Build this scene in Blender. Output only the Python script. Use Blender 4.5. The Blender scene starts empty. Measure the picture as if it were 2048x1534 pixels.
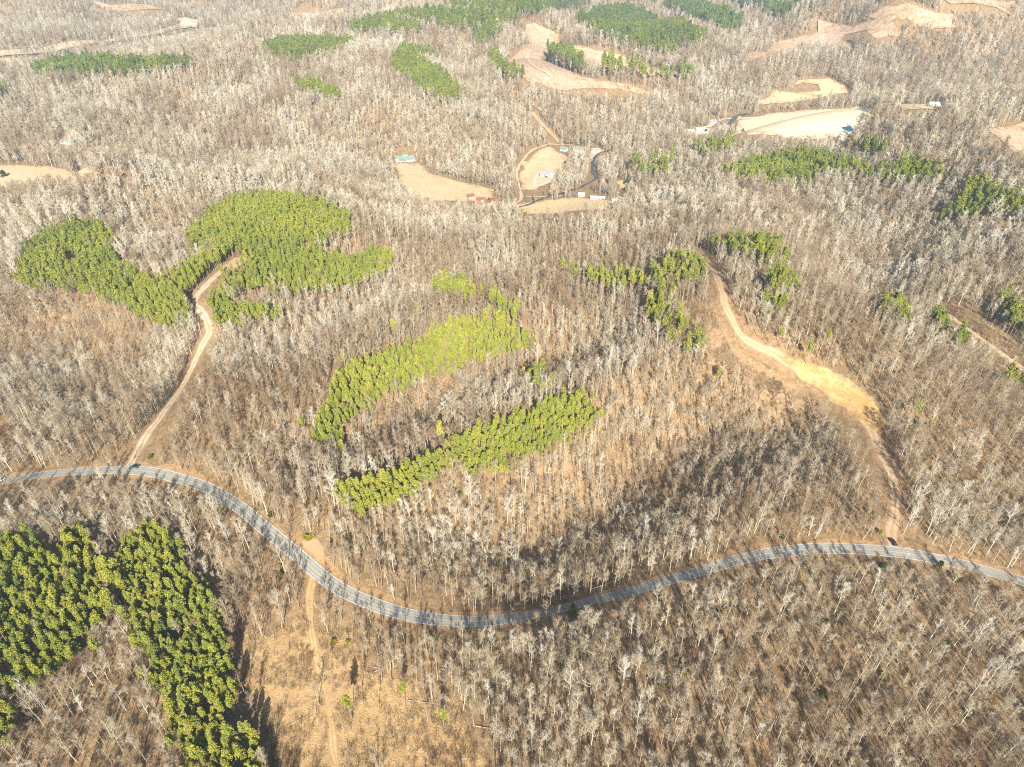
import bpy, math, random
import numpy as np
from mathutils import Vector, Matrix
from mathutils.geometry import delaunay_2d_cdt

sc = bpy.context.scene
col = sc.collection
R_ = math.radians
rng = np.random.default_rng(7)
random.seed(7)

# ------------------------------------------------------------------ camera, sky, sun, exposure
CAM_H, PITCH, FPX = 260.0, 35.5, 1365.0
cam_d = bpy.data.cameras.new('camera')
cam = bpy.data.objects.new('camera', cam_d)
col.objects.link(cam)
cam.location = (0, 0, CAM_H)
cam.rotation_euler = (R_(90 - PITCH), 0, 0)
cam_d.sensor_width = 36.0
cam_d.lens = 36.0 * FPX / 2048.0
cam_d.clip_start, cam_d.clip_end = 1.0, 30000.0
sc.camera = cam

SUN_EL, SUN_AZ = 32.0, 173.5          # azimuth clockwise from +Y: behind the camera, a little to the right
w = bpy.data.worlds.new('World'); sc.world = w; w.use_nodes = True
nt = w.node_tree; nt.nodes.clear()
sky = nt.nodes.new('ShaderNodeTexSky'); sky.sky_type = 'NISHITA'; sky.sun_disc = False
sky.sun_elevation = R_(SUN_EL); sky.sun_rotation = R_(SUN_AZ)
sky.air_density, sky.dust_density, sky.ozone_density = 1.0, 1.2, 1.0
bg = nt.nodes.new('ShaderNodeBackground'); bg.inputs['Strength'].default_value = 0.055
wo = nt.nodes.new('ShaderNodeOutputWorld')
nt.links.new(sky.outputs[0], bg.inputs[0]); nt.links.new(bg.outputs[0], wo.inputs[0])
sun_d = bpy.data.lights.new('sun', 'SUN'); sun_d.energy = 5.0; sun_d.angle = R_(0.5); sun_d.color = (1.0, 0.94, 0.79)
sun = bpy.data.objects.new('sun', sun_d); col.objects.link(sun)
sd = Vector((math.sin(R_(SUN_AZ)) * math.cos(R_(SUN_EL)), math.cos(R_(SUN_AZ)) * math.cos(R_(SUN_EL)), math.sin(R_(SUN_EL))))
sun.rotation_euler = sd.to_track_quat('Z', 'Y').to_euler()
sc.view_settings.view_transform = 'Standard'; sc.view_settings.look = 'None'
sc.view_settings.exposure = 1.03; sc.view_settings.gamma = 1.0
sc.render.engine = 'CYCLES'
sc.cycles.max_bounces = 4; sc.cycles.diffuse_bounces = 2; sc.cycles.glossy_bounces = 1
sc.cycles.transmission_bounces = 2; sc.cycles.volume_bounces = 0; sc.cycles.transparent_max_bounces = 4
sc.cycles.use_denoising = False; sc.cycles.filter_width = 1.15

# ------------------------------------------------------------------ pixel -> place helpers
cp, sp = math.cos(R_(PITCH)), math.sin(R_(PITCH))
def rays(px):
    px = np.asarray(px, float).reshape(-1, 2)
    a = (px[:, 0] - 1024) / FPX; b = -(px[:, 1] - 767) / FPX
    d = np.stack([a, cp + b * sp, -sp + b * cp], 1)
    return d
def plane(px, z=0.0):
    d = rays(px); t = (z - CAM_H) / d[:, 2]
    return d[:, :2] * t[:, None]
def project(p):
    p = np.asarray(p, float).reshape(-1, 3) - np.array([0, 0, CAM_H])
    zf = p[:, 1] * cp - p[:, 2] * sp
    u = p[:, 0] / zf; v = (p[:, 1] * sp + p[:, 2] * cp) / zf
    return np.stack([1024 + FPX * u, 767 - FPX * v], 1), zf

# ------------------------------------------------------------------ terrain height
_tab = np.random.default_rng(11).random((256, 256)) * 2 - 1
def vnoise(x, y, s=0):
    x = x + s * 37.3; y = y + s * 91.7
    xi = np.floor(x).astype(int); yi = np.floor(y).astype(int)
    fx = x - xi; fy = y - yi
    fx = fx * fx * fx * (fx * (fx * 6 - 15) + 10); fy = fy * fy * fy * (fy * (fy * 6 - 15) + 10)
    a = _tab[xi & 255, yi & 255]; b = _tab[(xi + 1) & 255, yi & 255]
    c = _tab[xi & 255, (yi + 1) & 255]; d = _tab[(xi + 1) & 255, (yi + 1) & 255]
    return (a * (1 - fx) + b * fx) * (1 - fy) + (c * (1 - fx) + d * fx) * fy
def segdist(x, y, line):
    best = np.full(np.shape(x), 1e9)
    for (x0, y0), (x1, y1) in zip(line[:-1], line[1:]):
        dx, dy = x1 - x0, y1 - y0
        t = np.clip(((x - x0) * dx + (y - y0) * dy) / (dx * dx + dy * dy + 1e-9), 0, 1)
        best = np.minimum(best, (x - x0 - t * dx) ** 2 + (y - y0 - t * dy) ** 2)
    return np.sqrt(best)
VAL1 = plane([(-400, 352), (0, 352), (150, 346), (330, 338), (600, 345), (790, 350), (900, 385), (1040, 392), (1120, 370), (1180, 322),
              (1230, 292), (1300, 274), (1400, 258), (1500, 250), (1600, 240), (1730, 228), (1850, 215), (2000, 207), (2400, 200)], -45)
VAL2 = plane([(-300, 135), (0, 122), (200, 103), (350, 72), (450, 57), (650, 32), (900, 12)], -45)
RIDGES = [  # pixel line, width m, amp m
    ([(640, 860), (760, 770), (900, 700), (1050, 670)], 40, 8),
    ([(690, 1010), (850, 950), (1000, 890), (1190, 815)], 30, 11),
    ([(60, 520), (180, 520), (330, 600)], 60, 12),
    ([(450, 430), (600, 440), (690, 470)], 70, 14),
    ([(1420, 520), (1500, 690), (1640, 770), (1760, 870)], 60, 10),
    ([(1480, 350), (1640, 330), (1850, 350)], 70, 16),
    ([(1900, 430), (2040, 410)], 70, 14),
    ([(250, 360), (450, 350), (680, 365)], 75, 26),
    ([(860, 180), (930, 270), (960, 350)], 90, 26),
    ([(1060, 150), (1110, 80), (1300, 140)], 130, 25),
    ([(100, 150), (250, 140), (380, 130)], 120, 20),
    ([(1640, 60), (1520, 110)], 120, 22), ([(1640, 60), (1790, 80)], 120, 22),
    ([(1200, 60), (1380, 90)], 150, 22),
    ([(1040, 425), (1250, 420), (1420, 430)], 60, 10),
]
HOLLOWS = [
    ([(1080, 1070), (1180, 1000), (1300, 900), (1480, 850), (1560, 860)], 42, 23),
    ([(700, 930), (830, 850), (960, 790), (1090, 755), (1180, 700)], 30, 13),
    ([(600, 720), (700, 660), (830, 600)], 34, 9),
    ([(1150, 720), (1200, 620), (1140, 520), (1020, 450)], 45, 12),
    ([(1740, 640), (1720, 560), (1800, 480)], 40, 16),
    ([(330, 480), (330, 440), (380, 380)], 40, 14),
    ([(250, 760), (150, 680), (60, 640)], 45, 14),
]
RIDGES = [(plane(a, 5), b, c) for a, b, c in RIDGES]
HOLLOWS = [(plane(a, -5), b, c) for a, b, c in HOLLOWS]
def H(x, y):
    x = np.asarray(x, float); y = np.asarray(y, float)
    r = np.hypot(x, y)
    amp = np.clip((r - 150) / 500, 0, 1) * 0.75 + 0.25
    amp = amp + .6 * np.clip((r - 800) / 1200, 0, 1)
    z = amp * (36 * vnoise(x / 330, y / 330, 1) + 22 * vnoise(x / 150, y / 150, 2)) + 4.5 * amp * vnoise(x / 62, y / 62, 3) * (1 - .75 * np.clip((r - 700) / 500, 0, 1)) + 0.8 * vnoise(x / 19, y / 19, 4) * (1 - np.clip((r - 300) / 300, 0, 1))
    z = z + 40 * np.clip((r - 2200) / 3000, 0, 1)
    z = z + np.clip((r - 330) / 400, 0, 1) * (16 * np.abs(vnoise(x / 235, y / 235, 9)) - 4)
    for ln, wd, a in RIDGES:
        z = z + a * np.exp(-(segdist(x, y, ln) / wd) ** 2)
    for ln, wd, a in HOLLOWS:
        z = z - 1.45 * a * np.exp(-(segdist(x, y, ln) / wd) ** 2)
    for ln, zf, w0, w1 in ((VAL1, -45, 50, 190), (VAL2, -45, 60, 330)):
        d = segdist(x, y, ln)
        k = np.clip((d - w0) / w1, 0, 1); k = k * k * (3 - 2 * k)
        z = z * k + (zf + 1.5 * vnoise(x / 90, y / 90, 5)) * (1 - k)
    return z
def ground(px, lift=0.0):
    d = rays(px)
    hz = np.hypot(d[:, 0], d[:, 1])
    rr = np.geomspace(60, 9000, 420)
    out = np.zeros((len(d), 2))
    for i in range(len(d)):
        t = rr / hz[i]
        X, Y, Z = d[i, 0] * t, d[i, 1] * t, CAM_H + d[i, 2] * t
        g = Z - H(X, Y) - lift
        k = np.argmax(g < 0) if (g < 0).any() else len(t) - 1
        k = max(k, 1)
        f = g[k - 1] / (g[k - 1] - g[k] + 1e-9); f = min(max(f, 0), 1)
        tt = t[k - 1] + f * (t[k] - t[k - 1])
        out[i] = (d[i, 0] * tt, d[i, 1] * tt)
    return out
def inpoly(x, y, poly):
    n = len(poly); ins = np.zeros(np.shape(x), bool)
    bx = (x > poly[:, 0].min()) & (x < poly[:, 0].max()) & (y > poly[:, 1].min()) & (y < poly[:, 1].max())
    if not bx.any(): return ins
    xs, ys = x[bx], y[bx]; c = np.zeros(len(xs), bool)
    for i in range(n):
        x0, y0 = poly[i]; x1, y1 = poly[(i + 1) % n]
        m = (y0 > ys) != (y1 > ys)
        c ^= m & (xs < (x1 - x0) * (ys - y0) / (y1 - y0 + 1e-12) + x0)
    ins[bx] = c
    return ins
def resample(line, step):
    line = np.asarray(line, float)
    # Catmull-Rom
    P = np.vstack([2 * line[0] - line[1], line, 2 * line[-1] - line[-2]])
    pts = []
    for i in range(1, len(P) - 2):
        n = max(2, int(np.hypot(*(P[i + 1] - P[i])) / step) + 1)
        for k in range(n):
            t = k / n
            pts.append(0.5 * (2 * P[i] + (P[i + 1] - P[i - 1]) * t + (2 * P[i - 1] - 5 * P[i] + 4 * P[i + 1] - P[i + 2]) * t * t + (-P[i - 1] + 3 * P[i] - 3 * P[i + 1] + P[i + 2]) * t ** 3))
    pts.append(P[-2])
    return np.array(pts)

# ------------------------------------------------------------------ mesh + tag helpers
def tag(o, label=None, cat=None, group=None, kind=None):
    if label: o['label'] = label
    if cat: o['category'] = cat
    if group: o['group'] = group
    if kind: o['kind'] = kind
    return o
def mk(name, V, F, mats, parent=None, midx=None, smooth=False):
    me = bpy.data.meshes.new(name)
    me.from_pydata([tuple(map(float, v)) for v in V] if not isinstance(V, np.ndarray) else V.tolist(), [], F if isinstance(F, list) else F.tolist())
    for m in (mats if isinstance(mats, (list, tuple)) else [mats]): me.materials.append(m)
    if midx is not None: me.polygons.foreach_set('material_index', np.asarray(midx, dtype=np.int32))
    if smooth: me.polygons.foreach_set('use_smooth', np.ones(len(me.polygons), bool))
    me.update()
    o = bpy.data.objects.new(name, me); col.objects.link(o)
    if parent: o.parent = parent
    return o
def empty(name, loc, rz=0.0):
    o = bpy.data.objects.new(name, None); col.objects.link(o)
    o.location = loc; o.rotation_euler = (0, 0, rz); o.empty_display_size = 0.5
    return o
class MB:
    def __init__(s): s.V = []; s.F = []; s.M = []
    def box(s, x0, x1, y0, y1, z0, z1, m=0, tx=0.0, ty=0.0):
        b = len(s.V)
        s.V += [(x0, y0, z0), (x1, y0, z0), (x1, y1, z0), (x0, y1, z0), (x0 + tx, y0 + ty, z1), (x1 - tx, y0 + ty, z1), (x1 - tx, y1 - ty, z1), (x0 + tx, y1 - ty, z1)]
        for f in ((3, 2, 1, 0), (4, 5, 6, 7), (0, 1, 5, 4), (1, 2, 6, 5), (2, 3, 7, 6), (3, 0, 4, 7)):
            s.F.append(tuple(b + k for k in f)); s.M.append(m)
        return s
    def poly_prism(s, prof, y0, y1, m=0):
        # profile in x,z extruded along y
        b = len(s.V); n = len(prof)
        s.V += [(x, y0, z) for x, z in prof] + [(x, y1, z) for x, z in prof]
        s.F.append(tuple(b + k for k in range(n))); s.F.append(tuple(b + n + k for k in reversed(range(n)))); s.M += [m, m]
        for k in range(n):
            k2 = (k + 1) % n
            s.F.append((b + k, b + n + k, b + n + k2, b + k2)); s.M.append(m)
        return s
    def tube(s, pts, rad, n=6, m=0, cap=True):
        b = len(s.V); pts = [Vector(p) for p in pts]
        for i, p in enumerate(pts):
            d = (pts[min(i + 1, len(pts) - 1)] - pts[max(i - 1, 0)])
            d = d.normalized() if d.length > 1e-9 else Vector((0, 0, 1))
            u = d.orthogonal().normalized(); v = d.cross(u)
            for k in range(n):
                a = 2 * math.pi * k / n
                s.V.append(tuple(p + (u * math.cos(a) + v * math.sin(a)) * rad[i]))
        for i in range(len(pts) - 1):
            for k in range(n):
                k2 = (k + 1) % n
                s.F.append((b + i * n + k, b + i * n + k2, b + (i + 1) * n + k2, b + (i + 1) * n + k)); s.M.append(m)
        if cap:
            s.F.append(tuple(b + (len(pts) - 1) * n + k for k in range(n))); s.M.append(m)
            s.F.append(tuple(b + k for k in reversed(range(n)))); s.M.append(m)
        return s
    def build(s, name, mats, parent=None, smooth=False):
        return mk(name, s.V, s.F, mats, parent, s.M, smooth)

# ------------------------------------------------------------------ materials
def nmat(name):
    m = bpy.data.materials.new(name); m.use_nodes = True
    t = m.node_tree; t.nodes.clear()
    return m, t
def N(t, typ, **kw):
    n = t.nodes.new(typ)
    for k, v in kw.items():
        if k.startswith('i_'): n.inputs[k[2:].replace('_', ' ')].default_value = v
        else: setattr(n, k, v)
    return n
def noise(t, co, scale, detail=3.0, rough=0.6, dist=0.0):
    n = N(t, 'ShaderNodeTexNoise'); n.inputs['Scale'].default_value = scale; n.inputs['Detail'].default_value = detail
    n.inputs['Roughness'].default_value = rough; n.inputs['Distortion'].default_value = dist
    t.links.new(co, n.inputs['Vector']); return n.outputs['Fac']
def ramp(t, fac, stops):
    r = N(t, 'ShaderNodeValToRGB'); e = r.color_ramp.elements
    while len(e) < len(stops): e.new(0.5)
    for k, (p, c) in enumerate(stops):
        e[k].position = p; e[k].color = (c[0], c[1], c[2], 1) if not isinstance(c, (int, float)) else (c, c, c, 1)
    t.links.new(fac, r.inputs[0]); return r.outputs[0]
def mixc(t, fac, a, b, mode='MIX'):
    m = N(t, 'ShaderNodeMix', data_type='RGBA', blend_type=mode)
    for s, v in ((m.inputs[0], fac), (m.inputs[6], a), (m.inputs[7], b)):
        if hasattr(v, 'links') or isinstance(v, bpy.types.NodeSocket): t.links.new(v, s)
        else: s.default_value = v if isinstance(v, (int, float)) else (v[0], v[1], v[2], 1)
    return m.outputs[2]
def finish(t, colr, rough=0.9, bump=None, bstr=0.4, bdist=0.3, spec=0.15, metal=0.0):
    p = N(t, 'ShaderNodeBsdfPrincipled'); o = N(t, 'ShaderNodeOutputMaterial')
    if isinstance(colr, bpy.types.NodeSocket): t.links.new(colr, p.inputs['Base Color'])
    else: p.inputs['Base Color'].default_value = (*colr, 1)
    p.inputs['Roughness'].default_value = rough; p.inputs['Metallic'].default_value = metal
    p.inputs['Specular IOR Level'].default_value = spec
    if bump is not None:
        b = N(t, 'ShaderNodeBump'); b.inputs['Strength'].default_value = bstr; b.inputs['Distance'].default_value = bdist
        t.links.new(bump, b.inputs['Height']); t.links.new(b.outputs[0], p.inputs['Normal'])
    t.links.new(p.outputs[0], o.inputs[0])
def ground_mat(name, cols, s1=0.02, s2=0.25, s3=1.6, bd=0.35, extra=None, edge=True, rut=None):
    m, t = nmat(name)
    co = N(t, 'ShaderNodeTexCoord').outputs['Object']
    n1 = noise(t, co, s1, 4, .6); n2 = noise(t, co, s2, 4, .65, .4); n3 = noise(t, co, s3, 3, .7)
    a = ramp(t, n2, [(0.32, cols[0]), (0.5, cols[1]), (0.68, cols[2])])
    b = ramp(t, n1, [(0.35, cols[3]), (0.65, cols[1])])
    c = mixc(t, 0.42, a, b)
    k = ramp(t, n3, [(0.3, 0.62), (0.55, 1.0), (0.75, 1.18)])
    c = mixc(t, 1.0, c, k, 'MULTIPLY')
    if extra: c = extra(t, co, c)
    if rut:
        la = N(t, 'ShaderNodeAttribute', attribute_type='GEOMETRY', attribute_name='lat')
        ab = N(t, 'ShaderNodeMath', operation='ABSOLUTE'); t.links.new(la.outputs['Fac'], ab.inputs[0])
        ad = N(t, 'ShaderNodeMath', operation='MULTIPLY_ADD'); t.links.new(noise(t, co, 0.3, 3, .6), ad.inputs[0]); ad.inputs[1].default_value = .3; t.links.new(ab.outputs[0], ad.inputs[2])
        c = mixc(t, ramp(t, ad.outputs[0], rut[0]), c, rut[1])
    if edge:   # worn, ragged change of soil towards the border
        at = N(t, 'ShaderNodeAttribute', attribute_type='GEOMETRY', attribute_name='edge')
        ma = N(t, 'ShaderNodeMath', operation='MULTIPLY_ADD'); t.links.new(noise(t, co, 0.16, 4, .7), ma.inputs[0]); ma.inputs[1].default_value = 1.5; t.links.new(at.outputs['Fac'], ma.inputs[2])
        f = ramp(t, ma.outputs[0], [(0.62, 0.0), (1.05 if False else 0.98, 1.0)])
        lit = ramp(t, n2, [(0.32, (0.20, 0.128, 0.066)), (0.5, (0.34, 0.218, 0.108)), (0.68, (0.48, 0.33, 0.185))])
        c = mixc(t, f, lit, c)
    finish(t, c, 0.95, n3, 0.8, bd)
    return m
def plain(name, c, rough=0.6, spec=0.3, var=0.12, scale=2.0, metal=0.0):
    m, t = nmat(name); co = N(t, 'ShaderNodeTexCoord').outputs['Object']
    n = noise(t, co, scale, 4, .6)
    k = ramp(t, n, [(0.3, 1 - var), (0.7, 1 + var)])
    finish(t, mixc(t, 1.0, c, k, 'MULTIPLY'), rough, None, spec=spec, metal=metal)
    return m
def stripes(scale_v, strength, colr, rot=0.0, thr=(0.45, 0.6)):
    def f(t, co, c):
        mp = N(t, 'ShaderNodeMapping'); mp.inputs['Scale'].default_value = scale_v; mp.inputs['Rotation'].default_value = (0, 0, rot)
        t.links.new(co, mp.inputs[0])
        n = noise(t, mp.outputs[0], 1.0, 3, .6, 0.6)
        k = ramp(t, n, [(thr[0], 0.0), (thr[1], strength)])
        return mixc(t, k, c, colr)
    return f
M = {}
M['ground'] = ground_mat('leaf_litter', [(0.17, 0.11, 0.06), (0.345, 0.222, 0.115), (0.51, 0.355, 0.20), (0.23, 0.17, 0.105)], edge=False)
M['dry_grass'] = ground_mat('dry_field_grass', [(0.60, 0.44, 0.26), (0.72, 0.55, 0.345), (0.78, 0.62, 0.41), (0.62, 0.43, 0.245)], 0.012, 0.05, 0.5, 0.1, stripes((0.02, 0.25, 1), 0.35, (0.56, 0.40, 0.23), 0.3))
M['pale_grass'] = ground_mat('pale_field_grass', [(0.68, 0.56, 0.39), (0.78, 0.67, 0.48), (0.82, 0.73, 0.56), (0.70, 0.55, 0.37)], 0.012, 0.05, 0.5, 0.1, stripes((0.02, 0.2, 1), 0.3, (0.62, 0.48, 0.31), -0.2))
M['gold_grass'] = ground_mat('golden_grass', [(0.36, 0.23, 0.11), (0.52, 0.345, 0.165), (0.62, 0.44, 0.235), (0.44, 0.28, 0.145)], 0.04, 0.22, 1.5, 0.5)
M['lawn'] = ground_mat('yellow_lawn', [(0.58, 0.44, 0.22), (0.68, 0.52, 0.29), (0.70, 0.54, 0.34), (0.60, 0.42, 0.24)], 0.012, 0.06, 0.6, 0.1)
M['red_dirt'] = ground_mat('reddish_clearing', [(0.26, 0.155, 0.09), (0.38, 0.24, 0.14), (0.50, 0.34, 0.205), (0.33, 0.215, 0.13)], 0.03, 0.35, 1.7, 0.4)
M['slash'] = ground_mat('clearcut_slash', [(0.46, 0.29, 0.19), (0.64, 0.45, 0.32), (0.76, 0.60, 0.46), (0.58, 0.42, 0.30)], 0.02, 0.09, 0.5, 0.6, stripes((0.25, 0.05, 1), 0.5, (0.36, 0.22, 0.15), 0.5))
M['sand'] = ground_mat('pale_sand', [(0.46, 0.27, 0.10), (0.58, 0.37, 0.155), (0.84, 0.70, 0.45), (0.50, 0.28, 0.09)], 0.03, 0.10, 0.8, 0.15, stripes((0.02, 0.13, 1), 0.65, (0.72, 0.42, 0.17), -0.62, (0.5, 0.6)))
M['track'] = ground_mat('pale_track', [(0.54, 0.36, 0.21), (0.76, 0.60, 0.42), (0.90, 0.82, 0.68), (0.60, 0.40, 0.23)], 0.04, 0.2, 1.2, 0.12, rut=([(0.0, .75), (0.28, .75), (0.42, 0.0), (0.72, 0.0), (0.88, .7)], (0.40, 0.27, 0.15)))
M['track_brown'] = ground_mat('tan_track', [(0.50, 0.32, 0.19), (0.62, 0.43, 0.27), (0.74, 0.56, 0.38), (0.52, 0.33, 0.19)], 0.04, 0.2, 1.2, 0.12, rut=([(0.0, .75), (0.28, .75), (0.42, 0.0), (0.72, 0.0), (0.88, .7)], (0.40, 0.27, 0.15)))
M['track_gold'] = ground_mat('golden_track', [(0.44, 0.28, 0.12), (0.58, 0.41, 0.18), (0.70, 0.53, 0.28), (0.48, 0.31, 0.14)], 0.04, 0.2, 1.2, 0.12, rut=([(0.0, .75), (0.28, .75), (0.42, 0.0), (0.72, 0.0), (0.88, .7)], (0.40, 0.27, 0.15)))
M['gravel'] = ground_mat('white_gravel', [(0.60, 0.51, 0.40), (0.74, 0.67, 0.56), (0.82, 0.76, 0.67), (0.60, 0.47, 0.33)], 0.04, 0.2, 1.2, 0.1)
M['shoulder'] = ground_mat('roadside_clay', [(0.28, 0.165, 0.085), (0.44, 0.27, 0.14), (0.56, 0.37, 0.21), (0.34, 0.215, 0.115)], 0.05, 0.4, 2.0, 0.2)
M['asphalt'] = ground_mat('worn_asphalt', [(0.31, 0.30, 0.275), (0.37, 0.36, 0.33), (0.42, 0.41, 0.375), (0.29, 0.28, 0.26)], 0.07, 0.5, 3.0, 0.02, stripes((0.06, 0.5, 1), 0.45, (0.26, 0.255, 0.25), 0.2, (0.52, 0.56)), edge=False, rut=([(0.25, 0.0), (0.36, .5), (0.48, 0.0), (0.80, 0.0), (0.92, .5), (1.0, 0.0)], (0.20, 0.195, 0.185)))
M['white_paint'] = plain('road_white_paint', (0.75, 0.75, 0.73), 0.7, 0.2, 0.1)
M['yellow_paint'] = plain('road_yellow_paint', (0.58, 0.44, 0.20), 0.7, 0.2, 0.1)
def water_mat(name, c, rough):
    m, t = nmat(name); co = N(t, 'ShaderNodeTexCoord').outputs['Object']
    n = noise(t, co, 0.8, 3, .6)
    finish(t, c, rough, n, 0.15, 0.05, spec=0.6); return m
M['pond'] = water_mat('pond_water', (0.02, 0.11, 0.20), 0.08)
M['creek'] = water_mat('creek_water', (0.05, 0.06, 0.07), 0.12)

def tree_mat(name, stops, zdark=None, trans=0.0, attr='tint', nscale=1.3, nvar=0.18):
    m, t = nmat(name)
    at = N(t, 'ShaderNodeAttribute', attribute_type='INSTANCER', attribute_name=attr)
    c = ramp(t, at.outputs['Fac'], stops)
    co = N(t, 'ShaderNodeTexCoord').outputs['Object']
    n = noise(t, co, nscale, 3, .6)
    k = ramp(t, n, [(0.3, 1 - nvar), (0.7, 1 + nvar)])
    c = mixc(t, 1.0, c, k, 'MULTIPLY')
    d = N(t, 'ShaderNodeBsdfDiffuse'); t.links.new(c, d.inputs['Color'])
    o = N(t, 'ShaderNodeOutputMaterial')
    if trans > 0:
        tr = N(t, 'ShaderNodeBsdfTranslucent'); t.links.new(c, tr.inputs['Color'])
        mx = N(t, 'ShaderNodeMixShader'); mx.inputs[0].default_value = trans
        t.links.new(d.outputs[0], mx.inputs[1]); t.links.new(tr.outputs[0], mx.inputs[2]); t.links.new(mx.outputs[0], o.inputs[0])
    else:
        t.links.new(d.outputs[0], o.inputs[0])
    return m
M['bark'] = tree_mat('pale_bark', [(0.0, (0.28, 0.22, 0.15)), (0.45, (0.45, 0.39, 0.285)), (0.8, (0.60, 0.55, 0.455)), (1.0, (0.76, 0.73, 0.65))])
M['twig'] = tree_mat('twigs', [(0.0, (0.29, 0.175, 0.095)), (0.25, (0.33, 0.245, 0.165)), (0.55, (0.44, 0.36, 0.26)), (0.8, (0.53, 0.46, 0.355)), (1.0, (0.64, 0.59, 0.49))])
M['pine_bark'] = tree_mat('pine_bark', [(0.0, (0.30, 0.19, 0.13)), (1.0, (0.44, 0.33, 0.25))])
M['needles'] = tree_mat('pine_needles', [(0.0, (0.17, 0.23, 0.06)), (0.5, (0.34, 0.37, 0.065)), (1.0, (0.48, 0.45, 0.085))], trans=0.22, nscale=0.8, nvar=0.3)
M['cedar'] = tree_mat('cedar_needles', [(0.0, (0.045, 0.08, 0.028)), (0.5, (0.12, 0.15, 0.02)), (1.0, (0.36, 0.34, 0.04))], trans=0.15, nscale=1.5, nvar=0.3)
M['brush'] = tree_mat('brush_twigs', [(0.0, (0.24, 0.15, 0.085)), (0.5, (0.40, 0.28, 0.16)), (1.0, (0.60, 0.46, 0.28))])
M['log'] = plain('weathered_log', (0.52, 0.44, 0.35), 0.9, 0.1, 0.25, 1.5)

# ------------------------------------------------------------------ the lie of the land: ground mesh
NU, NR = 440, 640
rr = np.geomspace(30, 9500, NR); uu = np.linspace(-1, 1, NU)
RR, UU = np.meshgrid(rr, uu, indexing='ij')
GX = UU * (RR * 1.0 + 180); GY = RR - 60
GZ = H(GX, GY)
V = np.stack([GX, GY, GZ], -1).reshape(-1, 3)
ii = np.arange(NR - 1)[:, None] * NU + np.arange(NU - 1)[None, :]
F = np.stack([ii, ii + 1, ii + NU + 1, ii + NU], -1).reshape(-1, 4)
g = mk('ground', V, F, M['ground'], smooth=True); tag(g, kind='structure')

def lift_far(v):
    r = np.hypot(v[:, 0], v[:, 1]); return r * .0003 + np.clip(r - 650, 0, None) * .0011
def drape_poly(name, poly, mat, off, step, kind='structure', jitter=0.0, label=None, parent=None, holes=()):
    P = np.asarray(poly, float)
    # densify boundary with rough edge
    B = []
    n = len(P)
    for i in range(n):
        a, b = P[i], P[(i + 1) % n]; L = np.hypot(*(b - a)); k = max(1, int(L / step))
        for j in range(k): B.append(a + (b - a) * j / k)
    B = np.array(B)
    if jitter > 0:
        B[:, 0] += jitter * vnoise(B[:, 0] / (step * 2.2), B[:, 1] / (step * 2.2), 7)
        B[:, 1] += jitter * vnoise(B[:, 0] / (step * 2.2), B[:, 1] / (step * 2.2), 8)
    gx = np.arange(P[:, 0].min(), P[:, 0].max(), step); gy = np.arange(P[:, 1].min(), P[:, 1].max(), step)
    X, Y = np.meshgrid(gx, gy); X = X.ravel() + 0.137; Y = Y.ravel() + 0.071
    m = inpoly(X, Y, B)
    X, Y = X[m], Y[m]
    pts = [Vector((float(a), float(b))) for a, b in B] + [Vector((float(a), float(b))) for a, b in zip(X, Y)]
    r = delaunay_2d_cdt(pts, [], [list(range(len(B)))], 1, 1e-4)
    vs = np.array([(v.x, v.y) for v in r[0]])
    z = H(vs[:, 0], vs[:, 1]) + off + lift_far(vs)
    F = []
    for f in r[2]:
        f = list(f); a, b, c = vs[f[0]], vs[f[1]], vs[f[2]]
        if (b[0] - a[0]) * (c[1] - a[1]) - (b[1] - a[1]) * (c[0] - a[0]) < 0: f.reverse()
        F.append(f)
    o = mk(name, np.column_stack([vs, z]), F, mat, parent, smooth=True)
    ed = np.clip(segdist(vs[:, 0], vs[:, 1], np.vstack([B[::2], B[:1]])) / (step * 2.2), 0, 1)
    o.data.attributes.new('edge', 'FLOAT', 'POINT').data.foreach_set('value', ed.astype(np.float32))
    if parent is None: tag(o, kind=kind)
    return o
def strip(name, line, wl, wr, mat, off, parent=None, nx=4, wob=0.0, kind='structure', zline=None):
    line = np.asarray(line, float)
    T = np.gradient(line, axis=0); T /= np.hypot(T[:, 0], T[:, 1])[:, None] + 1e-9
    Nn = np.stack([-T[:, 1], T[:, 0]], 1)
    V = []; n = len(line)
    for i in range(n):
        a, b = wl, wr
        if wob: 
            a += wob * float(vnoise(line[i, 0] / 9, line[i, 1] / 9, 21)) ; b -= wob * float(vnoise(line[i, 0] / 9, line[i, 1] / 9, 22))
        for k in range(nx):
            p = line[i] + Nn[i] * (a + (b - a) * k / (nx - 1)); V.append(p)
    V = np.array(V)
    z = H(V[:, 0], V[:, 1]) + off + lift_far(V)
    F = [(i * nx + k, (i + 1) * nx + k, (i + 1) * nx + k + 1, i * nx + k + 1) for i in range(n - 1) for k in range(nx - 1)]
    F = [f[::-1] for f in F] if wl < wr else F
    o = mk(name, np.column_stack([V, z]), F, mat, parent, smooth=True)
    ed = np.tile(1 - np.abs(np.linspace(-1, 1, nx)) ** 1.5, n)
    o.data.attributes.new('lat', 'FLOAT', 'POINT').data.foreach_set('value', np.tile(np.linspace(-1, 1, nx), n).astype(np.float32))
    o.data.attributes.new('edge', 'FLOAT', 'POINT').data.foreach_set('value', ed.astype(np.float32))
    if parent is None: tag(o, kind=kind)
    return o

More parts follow.
